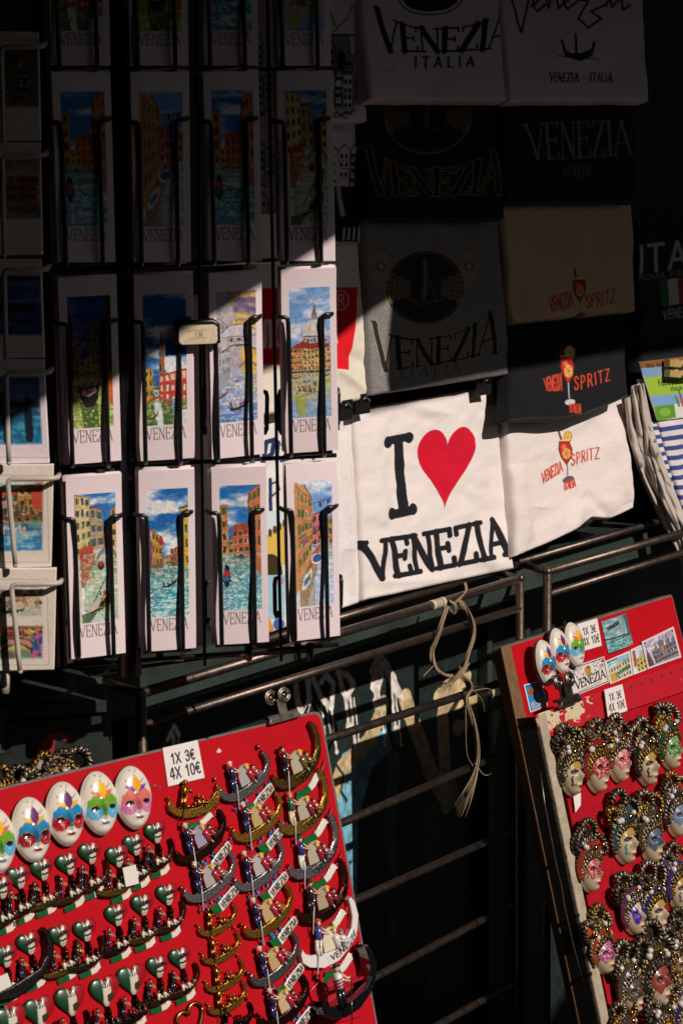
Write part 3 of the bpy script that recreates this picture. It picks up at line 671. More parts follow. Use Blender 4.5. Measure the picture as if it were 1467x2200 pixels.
shirt([(1362, 470), (1580, 430), (1590, 760), (1378, 800)], -.01, .02, 1.9, hx('1c1d22'), 'black T-shirt with ITALIA and an Italian flag, at the right edge', lambda c: (
    c.text('ITALIA', [(1371, 530), (1580, 505)], [(1371, 585), (1580, 562)], 8, 8, hx('b9b2b0'), 0, .24), c.text('ROMA FIRENZE', [(1372, 592), (1520, 575)], [(1372, 602), (1520, 587)], 1.6, 1.6, hx('a9a2a0'), 0, .14),
    c.poly([(1415, 602), (1433, 600), (1436, 657), (1420, 660)], hx('1f6a42')), c.poly([(1433, 600), (1455, 597), (1458, 653), (1436, 657)], hx('c9bfbc')), c.poly([(1455, 597), (1480, 594), (1482, 650), (1458, 653)], hx('a82a32')),
    c.text('VENEZIA', [(1423, 667), (1490, 657)], [(1423, 686), (1490, 676)], 3, 2.6, hx('a9a2a0'), 0, .16)), seed=72, group=GS)
# sunlit bottom row
def pl(c):
    B = hx('24305c'); L = lambda wd, *p: c.line(p, wd, B)
    L(9, (468, 960), (480, 1010), (492, 965)); L(9, (512, 960), (520, 1010), (532, 970), (545, 1005)); L(10, (562, 1010), (572, 950), (590, 945), (585, 975), (570, 985)); L(7, (600, 950), (596, 990)); L(7, (608, 955), (632, 950), (606, 990), (634, 982)); L(7, (640, 950), (650, 985), (662, 965), (674, 985), (680, 948))
    L(7, (580, 1030), (581, 1106)); L(4, (581, 1040), (596, 1034), (600, 1052), (584, 1066)); L(8, (556, 1030), (566, 1045), (556, 1065))
    c.poly([(556, 1100), (610, 1095), (612, 1360), (566, 1365)], hx('cfdde0')); c.poly([(560, 1158), (612, 1120), (612, 1215), (590, 1210), (562, 1240)], hx('d8b45a'))
    for k in range(5): c.ell(570 + k * 10, 1152 - k * 7, 4, 9, hx('4a3a20'))
    c.ell(580, 1230, 26, 40, hx('3e3016')); c.rect(556, 1235, 612, 1330, hx('9ec4d6')); c.ell(598, 1248, 12, 10, hx('b08fae')); c.poly([(560, 1340), (580, 1325), (590, 1350), (575, 1365)], hx('d99030')); c.ell(600, 1340, 12, 12, hx('3a5fae'))
shirt([(520, 880), (754, 850), (792, 1290), (560, 1368)], .0, .03, 1.5, hx('e8e0dc'), 'white T-shirt with blue script and a painted bridge, behind the bookmark rack', pl, [(735, 930, 760, 1280, 9, .006), (745, 1180, 740, 1300, 10, -.005), (700, 1000, 730, 1250, 14, .004)], seed=73, group=GS)
shirt([(1050, 870), (1100, 862), (1130, 1190), (1085, 1198)], -.02, -.005, 2, hx('dcd2e2'), 'plain pale lilac T-shirt edge between the heart and spritz T-shirts', None, seed=77, group=GS, rel=.008)
def pk(c):
    K = INK
    c.poly([(851, 930), (848, 955), (843, 957), (880, 960)], K, 0)
    c.line([(843, 948), (872, 945)], 1, K, 0)
    c.poly([(848, 945), (868, 944), (874, 1100), (852, 1102)], K)
    c.line([(836, 947), (880, 938)], 18, K); c.line([(838, 1106), (884, 1096)], 19, K)
    c.ell(835, 950, 10, 13, K, rot=.2); c.ell(880, 940, 9, 12, K); c.ell(838, 1104, 10, 13, K); c.ell(884, 1094, 10, 13, K)
    t = np.linspace(0, 2 * math.pi, 90); x = 16 * np.sin(t)**3; y = 13 * np.cos(t) - 5 * np.cos(2 * t) - 2 * np.cos(3 * t) - np.cos(4 * t)
    y = np.where(y < 0, y * 1.2, y)
    hxp = 959 + x / 16 * 62 + y * .25; hyp = 984 - y * 5.35 - x / 16 * 6
    c.poly(np.stack([hxp, hyp], -1), hx('d3102f'))
    T = [(778, 1168), (932, 1143), (1085, 1112)]; B_ = [(800, 1246), (945, 1220), (1092, 1190)]
    c.text('VENEZIA', T, B_, 13, 10.5, K, .15, .17)
    for i in range(40): pass
shirt([(757, 884), (1064, 829), (1106, 1222), (785, 1291)], .006, .042, 1.15, CREAM, 'cream T-shirt printed I VENEZIA with a big red heart', pk, [(800, 900, 815, 1240, 16, .004), (1040, 860, 1075, 1200, 14, -.004), (860, 870, 985, 900, 10, .0035), (1000, 1180, 1085, 1230, 12, .004), (800, 1255, 980, 1245, 9, .003)], seed=74, group=GS, rough=1.1, speck=.02, rel=.007)
def pm(c):
    o = hx('c9412c'); spritz(c, 1211, 926, .94, .08)
    c.text('VENEZIA', [(1164, 1016), (1206, 990)], [(1167, 1040), (1209, 1013)], 2.4, 1.9, o, 0, .16, jit=.02); c.text('SPRITZ', [(1225, 978), (1286, 962)], [(1227, 1003), (1287, 986)], 3, 2.7, o, 0, .3); c.text('ITALIA', [(1213, 1037), (1236, 1031)], [(1213, 1055), (1237, 1049)], 2.6, 2.2, o, 0, .2)
shirt([(1084, 890), (1340, 835), (1361, 1092), (1110, 1197)], .016, .052, 1.25, hx('e6dad4'), 'white T-shirt with a small embroidered spritz glass and orange lettering', pm, [(1100, 1000, 1130, 1185, 16, .007), (1240, 1080, 1225, 1160, 12, .007), (1250, 1075, 1330, 1130, 12, -.005), (1160, 1090, 1150, 1190, 18, -.005), (1310, 900, 1345, 1080, 14, .006)], sag=(0, 0, -4, -16, 4, 0), seed=75, group=GS, rel=.006)
# black clips on the heart shirt and its neighbour
for (u, v, a_, lab) in ((776, 872, -.12, 'black plastic clip on the upper left corner of the heart T-shirt'), (1038, 832, -.12, 'black plastic clip on the upper right corner of the heart T-shirt'), (737, 886, 0, 'black plastic clip beside the bookmark rack, left of the heart T-shirt')):
    t = thing('shirt_clip', lab, 'clip', WALL.M(u, v, .022, 0), 'black clips holding the T-shirts')
    b = MB(); b.box((0, 0, 0), (.028, .02, .006)); b.box((0, .012, .004), (.02, .008, .008)); b.build('jaw', BLACKP, t)
    b = MB(); b.tube([(-.01, .006, .005), (0, .012, .009), (.01, .006, .005)], .0012); b.build('spring', CHROME, t)
# ------------------------------------------------------------------ tea towels at the right edge
def strip(name, A, B, dA, dB, paint, label, cat, w=24, h=110, group=None, bulge=.0):
    """cloth seen nearly edge-on: left edge polyline A, right edge polyline B (photo px) at their own distances"""
    t = np.linspace(0, 1, h); f = lambda L: np.stack([np.interp(t, np.linspace(0, 1, len(L)), [p[i] for p in L]) for i in (0, 1)], -1)
    for _ in range(1): pass
    a, b_ = f(A), f(B); ker = np.ones(15) / 15
    sm = lambda q: np.stack([np.convolve(np.pad(q[:, i], 7, mode='edge'), ker, 'valid') for i in (0, 1)], -1)
    a, b_ = sm(a), sm(b_); s = np.linspace(0, 1, w)[None, :, None]
    px = a[:, None] * (1 - s) + b_[:, None] * s; d = dA * (1 - s[..., 0]) + dB * s[..., 0] + np.sin(s[..., 0] * math.pi) * bulge + (vnoise(h, w, 16, len(label) * 3, 2) - .5) * .012
    dr = rays(px[..., 0], px[..., 1]); d = d + .05 * t[:, None]**2
    P = EYE + dr * (((WALL.o - EYE) @ WALL.n + d) / (dr @ WALL.n))[..., None]
    cv = Cv(w, h, hx('c2b6ac')); cv.speck(.08, 3, len(label)); paint(cv)  # white cloth darkened: partial shade put into its base colour
    return tag(grid(name, P, cv.a, FABRIC, skirt=np.array([0.002, .004, 0])), label, cat, group)
def tw(seed):
    def f(c):
        r = random.Random(seed)
        for k in range(9):
            y = r.uniform(20, 105); x = r.uniform(0, 20); c.line([(x, y), (x + r.uniform(2, 9), y + r.uniform(-4, 4))], 1.1, INK, .8)
        for k in range(10): x = r.uniform(0, 22); c.line([(x, 98 + r.uniform(0, 10)), (x + 4, 98 + r.uniform(0, 10))], 1.2, INK)
    return f
GT = 'white tea towels hanging in a row'
ds = 3.07
tl = ['outermost white tea towel, hanging next to the white spritz T-shirt', 'second white tea towel from the spritz T-shirt, black print down its edge', 'third white tea towel from the spritz T-shirt', 'white tea towel hanging directly behind the striped one']
sh = [([(1340, 850), (1347, 930), (1368, 1010), (1412, 1110), (1462, 1200), (1470, 1290)], 17), ([(1353, 822), (1362, 920), (1385, 1000), (1418, 1090), (1472, 1200), (1485, 1300)], 17), ([(1360, 818), (1378, 930), (1396, 1010), (1426, 1090), (1474, 1190), (1491, 1300)], 17), ([(1367, 818), (1384, 930), (1407, 1010), (1437, 1090), (1479, 1180), (1500, 1300)], 20)]
for i, (A, wd) in enumerate(sh):
    B = [(x + wd * (.55 + .5 * min(1, k / 2.)), y - 4) for k, (x, y) in enumerate(A)]
    strip('tea_towel', A, B, .030 + .005 * i, .038 + .005 * i, tw(i + 3), tl[i], 'tea towel', group=GT, bulge=.004)
def stripes(cv, x0, y0, slope, pitch):
    for k in range(34):
        y = y0 + k * pitch; cv.line([(x0 - 20, y + 8), (x0 + 60, y - slope * 50), (x0 + 300, y - slope * 300)], pitch * .46, hx('3d4a8c'))
TO = at(1430, 900, 2.84)
so_ = WALL
def pst(c): stripes(c, 1375, 840, .12, 21.5)
b_ = shirt([(1374, 815), (1394, 812), (1490, 1190), (1466, 1192)], 0, .02, 1.2, hx('e2d8d6'), 'blue and white striped tea towel, folded edge just behind the front one', lambda c: stripes(c, 1375, 824, .05, 19), seed=81, name='striped_tea_towel', cat='tea towel', rel=.002, thick=.004, soft=.003, ang=50, orig=WALL.hit(1430., 900., .034))
shirt([(1388, 815), (1545, 795), (1640, 1190), (1486, 1195)], 0, .01, 1.1, hx('e2d8d6'), 'blue and white striped tea towel with a green card header, at the right edge', pst, [(1430, 900, 1475, 1190, 10, .006)], seed=82, name='striped_tea_towel', cat='tea towel', rel=.003, thick=.006, soft=.004, ang=50, orig=WALL.hit(1430., 900., .040))
def plab(c):
    c.poly([(1370, 775), (1560, 755), (1565, 785), (1372, 800)], hx('8a5a34')); c.text('TEA TOWEL', [(1386, 784), (1440, 779)], [(1387, 792), (1441, 787)], 1.8, 1.6, hx('2a1a10'), 0, .2)
    c.poly([(1374, 792), (1600, 770), (1600, 800), (1386, 812)], hx('7fa0c8')); c.poly([(1384, 811), (1600, 787), (1600, 835), (1396, 851)], hx('9fbf3c')); c.poly([(1396, 851), (1600, 832), (1600, 868), (1404, 873)], hx('7fa6d2'))
    c.poly([(1404, 873), (1447, 868), (1452, 896), (1412, 905)], hx('5f9a2c')); c.ell(1428, 885, 12, 9, hx('86b840')); c.poly([(1447, 868), (1600, 850), (1600, 885), (1452, 896)], hx('dfe0d0'))
    c.text('fabbro', [(1412, 816), (1452, 812)], [(1414, 829), (1454, 825)], 1.8, 1.6, hx('1d2a1a'), 0, .1); c.text('ITALIA', [(1440, 833), (1464, 830)], [(1440, 840), (1464, 837)], 1.4, 1.2, hx('1d2a1a'), 0, .2)
    c.line([(1450, 852), (1458, 872)], 4.5, hx('4c8a34')); c.line([(1460, 850), (1466, 872)], 4.5, hx('c23a3a')); c.line([(1456, 838), (1460, 848)], 3, hx('3f6a2a'))
shirt([(1372, 778), (1540, 758), (1582, 885), (1412, 905)], 0, .0, 1.0, hx('cfc8b8'), 'green and blue printed card header clipped over the striped tea towel', plab, seed=83, name='card_header', cat='card', rel=.001, thick=.001, soft=.001, rough=.5, ang=50, orig=WALL.hit(1430., 880., .047), speck=.03)
for (u, v, lab) in ((1446, 781, 'upper pale wooden clothes peg gripping the tea towel card'), (1446, 803, 'lower pale wooden clothes peg gripping the tea towel card')):
    PG = Plane(R(50), WALL.hit(np.float64(u), np.float64(v), .056)); t = thing('clothes_peg', lab, 'clothes peg', PG.M(u, v, 0, -.12), 'wooden pegs on the tea towel card')
    b = MB(); o_ = [(-.018, -.005), (.03, -.006), (.06, -.004), (.06, .005), (.03, .002), (.022, .006), (.012, .003), (.004, .007), (-.006, .004), (-.018, .006)]
    b.prism(o_, -.005, .005, hx('c9a45c'), .0012); b.build('wooden_half', mat('pale_wood', (.5, .34, .13), rough=.6, mottled=.2, mscale=90), t)
    b = MB(); b.tube([(.012, -.006, .006), (.018, .0, .008), (.024, .007, .006)], .0012); b.build('spring', CHROME, t)
# ------------------------------------------------------------------ raffia twine knotted on the top rail
tw_ = thing('raffia_twine', 'loop of pale frayed raffia knotted round the top steel rail', 'twine')
RF = mat('dry_raffia', (.29, .205, .125), rough=.8, mottled=.3, mscale=200)
def strands(path, n, spread, off, name, fray=0, r=.0012):
    b = MB(); P0 = np.array([WALL.hit(np.float64(u), np.float64(v), off + .004 * math.sin(i * 1.7)) for i, (u, v) in enumerate(path)])
    t = np.linspace(0, len(P0) - 1, len(P0) * 5); i = np.minimum(t.astype(int), len(P0) - 2); f = (t - i)[:, None]; d = np.gradient(P0, axis=0)
    C = (2*f**3-3*f**2+1)*P0[i] + (f**3-2*f**2+f)*d[i] + (-2*f**3+3*f**2)*P0[i+1] + (f**3-f**2)*d[i+1]
    for k in range(n):
        ph = rng.uniform(0, 6.3); am = spread * rng.uniform(.3, 1); q = np.linspace(0, 1, len(C))
        fr_ = 1 + fray * np.clip((q - .75) / .25, 0, 1) * 3
        dx = np.cos(ph + q * 5) * am * fr_; dy = np.sin(ph + q * 4) * am * fr_
        b.tube(C + dx[:, None] * WALL.ex + dy[:, None] * WALL.n, r * rng.uniform(.5, 1.3) * (1 - .6 * fray * np.clip((q - .7) / .3, 0, 1)), 5)
    return b.build(name, RF, tw_)
strands([(958, 1303), (948, 1340), (936, 1375), (927, 1400), (932, 1430), (950, 1448), (975, 1452), (990, 1440)], 9, .0035, .085, 'loop_strand', r=.0015)
strands([(985, 1290), (1000, 1310), (1013, 1340), (1014, 1370), (1004, 1405), (995, 1435), (985, 1452)], 13, .004, .088, 'loop_strand')
strands([(1000, 1425), (985, 1450), (968, 1465), (945, 1485)], 26, .0055, .09, 'frayed_end', 1.6, .0010)
strands([(985, 1448), (1002, 1462), (1008, 1478), (1000, 1500), (1012, 1535), (1022, 1575), (1026, 1620), (1020, 1660), (1005, 1700), (985, 1745)], 18, .0046, .09, 'frayed_end', 1.5, .0012)
strands([(965, 1290), (978, 1302), (974, 1318), (962, 1305), (980, 1292), (1000, 1270), (998, 1252)], 6, .002, .084, 'knot')
for pth in ([(1000, 1500), (1000, 1560), (1003, 1620), (1018, 1650)], [(1015, 1480), (1035, 1505), (1040, 1530)], [(1010, 1485), (1050, 1480), (1060, 1500)], [(1020, 1640), (1040, 1665), (1060, 1660)], [(930, 1430), (912, 1450), (905, 1458)]): strands(pth, 1, .0005, .088, 'loose_fibre', 0, .0006)
t = thing('paper_sticker', 'small cream barcode sticker wrapped on the top steel rail beside the raffia', 'sticker', WALL.M(938, 1300, FO, .31 * 0))
b = MB(); M_ = np.array([WALL.hit(np.float64(u), np.float64(v), FO) for u, v in ((926, 1301), (952, 1293))]); mi = WALL.M(938, 1300, FO).inverted()
Q = [mi @ Vector(x) for x in M_]; b.tube([Q[0], (Q[0] + Q[1]) / 2, Q[1]], .0066, 12, hx('dccdb0')); b.build('paper', PAPER, t)
b = MB()
for k in range(6):
    c = Q[0] + (Q[1] - Q[0]) * (.2 + .11 * k); b.tube([c - Vector((0.0004, 0, 0)), c + Vector((.0005, 0, 0))], .0069, 12, hx('3a342c'))
b.build('print', PAPER, t)
# ------------------------------------------------------------------ painted Venice views for bookmarks and cards
def pic(w, h, sky, prog, seed):
    """small watercolour: prog is a list of drawing steps in unit coordinates (x right, y down)"""
    c = Cv(w, h, (1, 1, 1)); n = np.repeat(vnoise(h, w // 3 + 2, h / 14, seed, 5), 3, axis=1)[:, :w]; y = np.linspace(0, 1, h)[:, None]
    a, b = np.array(hx(sky[0])), np.array(hx(sky[1])); t = np.clip((n - .44) * 4.2 + (y - .16) * 1.1, 0, 1)[..., None]
    c.a[:] = a * (1 - t) + b * t
    r = random.Random(seed); U = lambda P: [(x * w, q * h) for x, q in P]; ink = hx('2b2024'); kk = max(1.0, w / 75.0)
    for st in prog:
        k = st[0]
        if k == 'W':    # water from y: two tones and streaks
            y0 = int(st[1] * h); x0, x1 = (int(st[4] * w), int(st[5] * w)) if len(st) > 4 else (0, w)
            m = vnoise(h, w, 7, seed + 3, 3); st1 = np.repeat(vnoise(h, max(2, w // 8), 3.2, seed + 4, 2), 9, axis=1)[:, :w] if w >= 16 else m
            if st1.shape[1] < w: st1 = np.pad(st1, ((0, 0), (0, w - st1.shape[1])), mode='edge')
            q = np.clip((.5 * m + .5 * st1 - .42) * 5, 0, 1)[y0:, x0:x1, None]; src = c.a[:y0][::-1].copy()
            c.a[y0:, x0:x1] = np.array(hx(st[2])) * (1 - q) + np.array(hx(st[3])) * q
            nn = min(h - y0, y0); al = (.62 * np.exp(-np.arange(nn) / (h * .11)))[:, None, None] * (1 - .5 * q[:nn])    # painted reflections
            c.a[y0:y0 + nn, x0:x1] = c.a[y0:y0 + nn, x0:x1] * (1 - al) + src[:nn, x0:x1] * al
        elif k == 'H':  # house face: polygon of 4 corners tl tr br bl, colour, rows, cols of windows
            P = np.array(U(st[1])); c.poly(P, hx(st[2])); rows, cols = st[3]
            for _ in range(10):
                u_, v_ = r.random(), r.random(); p = (P[0] * (1 - u_) + P[1] * u_) * (1 - v_) + (P[3] * (1 - u_) + P[2] * u_) * v_
                c.ell(p[0], p[1], r.uniform(1, w * .06), r.uniform(1, h * .02), [min(1, max(0, z * r.uniform(.7, 1.25))) for z in hx(st[2])], .5)
            for i in range(rows):
                for j in range(cols):
                    u_, v_ = (j + .5) / cols, (i + .45) / rows; f = lambda uu, vv: (P[0] * (1 - uu) + P[1] * uu) * (1 - vv) + (P[3] * (1 - uu) + P[2] * uu) * vv
                    du, dv = .26 / cols, .28 / rows; wc = hx(st[4]) if len(st) > 4 else (hx('3a3f34') if r.random() < .7 else hx('2f5a38'))
                    ju, jv = r.uniform(.6, 1.05), r.uniform(.7, 1.15); c.poly([f(u_ - du * ju, v_ - dv * jv), f(u_ + du * ju, v_ - dv * jv), f(u_ + du * ju, v_ + dv), f(u_ - du * ju, v_ + dv)], wc)
            if kk > 1.2:     # shutters, sills, string courses and ink shading
                for i in range(rows):
                    for j in range(cols):
                        u_, v_ = (j + .5) / cols, (i + .45) / rows; du, dv = .26 / cols, .28 / rows; sh_ = hx(r.choice(['2f5a3a', '6a4a34', '8a5a44', '3a6a54', 'e4d4bc']))
                        for sd in (-1, 1): c.poly([f(u_ + sd * du, v_ - dv), f(u_ + sd * (du + .13 / cols), v_ - dv), f(u_ + sd * (du + .13 / cols), v_ + dv), f(u_ + sd * du, v_ + dv)], sh_, .8)
                        c.line([f(u_ - du * 1.4, v_ + dv), f(u_ + du * 1.4, v_ + dv)], .9, hx('efe0cc'), .8)
                        if r.random() < .3: c.line([f(u_ - du, v_ + dv * 1.2), f(u_ + du, v_ + dv * 1.2)], 1.6, hx(r.choice(['b8404a', '4a7a3a', 'd8a0a0'])))
                for i in range(1, rows): c.line([f(0, i / rows), f(1, i / rows)], .7, ink, .35)
                for _ in range(14): a_ = r.random(), r.random(); c.line([f(*a_), f(min(1, a_[0] + r.uniform(-.1, .2)), min(1, a_[1] + r.uniform(.02, .14)))], .8, [z * .55 for z in hx(st[2])], .5)
            c.line([P[0], P[1]], 1.4 * kk, hx('8a4a30')); c.line([P[1], P[2]], .8, ink, .6); c.line([P[0], P[3]], .8, ink, .5)
        elif k == 'P': c.poly(U(st[1]), hx(st[2]), st[3] if len(st) > 3 else 1)
        elif k == 'L': c.line(U(st[1]), st[2] * kk, hx(st[3]))
        elif k == 'E': c.ell(st[1] * w, st[2] * h, st[3] * w, st[4] * h, hx(st[5]), rot=st[6] if len(st) > 6 else 0)
        elif k == 'B':  # arched bridge x0,x1,y,rise,colour,thickness
            x = np.linspace(st[1], st[2], 16); yy = st[3] - st[4] * np.sin((x - st[1]) / (st[2] - st[1]) * math.pi)
            c.line(U(list(zip(x, yy))), st[6] * kk, hx(st[5])); c.line(U(list(zip(x, yy - st[6] * kk / h * .55))), .9 * kk, ink, .7); c.line(U(list(zip(x, yy + st[6] * kk / h * .5))), 1.1 * kk, ink, .8)
        elif k == 'G':  # gondola centre x,y, length, tilt, hull colour
            x, q, L, tl, hc = st[1:6]; cs, sn = math.cos(tl), math.sin(tl)
            f = lambda a_, b_: ((x * w) + (a_ * cs - b_ * sn) * L * w, (q * h) + (a_ * sn + b_ * cs) * L * w)
            c.poly([f(-.5, -.16), f(-.42, .02), f(-.15, .1), f(.2, .08), f(.44, -.06), f(.54, -.26), f(.4, -.1), f(.1, -.02), f(-.2, -.01), f(-.4, -.06)], hx(hc))
            for j in range(3): p = f(-.12 + j * .13, -.07); c.ell(p[0], p[1], L * w * .055, L * w * .07, hx(r.choice(['c23a2c', '3a5a9c', 'e0b48a', '2a6a44'])))
            if len(st) > 6: c.line([f(-.34, -.02), f(-.34, -.3)], max(1.2, L * w * .06), ink); p = f(-.34, -.36); c.ell(p[0], p[1], L * w * .05, L * w * .05, hx('d8a880')); c.line([f(-.25, -.25), f(-.05, .2)], 1.0, hx('5a3a20'))
        elif k == 'D':  # birds
            for _ in range(st[1]):
                x, q = r.uniform(.1, .9) * w, r.uniform(st[2], st[3]) * h; c.line([(x - 1.5, q - .8), (x, q), (x + 1.5, q - 1)], .9, ink)
        elif k == 'T':  # foliage dabs
            for _ in range(int(st[6] * kk)): c.ell(r.uniform(st[1], st[2]) * w, r.uniform(st[3], st[4]) * h, r.uniform(.8, 2.2) * kk, r.uniform(.8, 2.2) * kk, hx(r.choice(st[5])))
        elif k == 'S':  # striped mooring pole
            x, y0, y1 = st[1:4]; c.line(U([(x, y0), (x, y1)]), 3 * kk, hx('e8e6e6'))
            for j in range(6): q = y0 + (y1 - y0) * (j + .3) / 6; c.line(U([(x - .02, q + .008), (x + .03, q - .008)]), 2.2 * kk, hx('3a6fb0'))
    for _ in range(int(w * h / 90)):
        x, q = r.randrange(w), r.randrange(h); cc = c.a[q, x] * r.uniform(.72, 1.2); c.ell(x, q, r.uniform(.5, 1.6), r.uniform(.5, 1.2), np.clip(cc, 0, 1), .6)
    if kk > 1.2:
        dy = (vnoise(h, w, 11, seed + 31, 3) - .5) * 5.5; dx = (vnoise(h, w, 11, seed + 32, 3) - .5) * 5.5; Yi, Xi = np.mgrid[0:h, 0:w]
        c.a = c.a[np.clip((Yi + dy).round().astype(int), 0, h - 1), np.clip((Xi + dx).round().astype(int), 0, w - 1)]
        g = .84 + .30 * vnoise(h, w, 9, seed + 21, 3); hue = (vnoise(h, w, 16, seed + 22, 2) - .5) * .16
        c.a *= g[..., None]; c.a[..., 0] *= 1 + hue; c.a[..., 2] *= 1 - hue
        for _ in range(int(w * h / 160)):
            x, q = r.uniform(0, w), r.uniform(0, h); L_ = r.uniform(2, 7); c.line([(x, q), (x + L_ * r.uniform(-.3, 1), q + L_ * r.uniform(-.4, .4))], .9, np.clip(c.a[int(min(h - 1, q)), int(min(w - 1, x))] * r.choice([.5, .6, 1.35]), 0, 1), .6)
    c.a[:] = np.clip(c.a, 0, 1); return c.a
SKB = ('2a74bc', 'e6e6ee'); SKV = ('1f66b0', 'f0eef2')
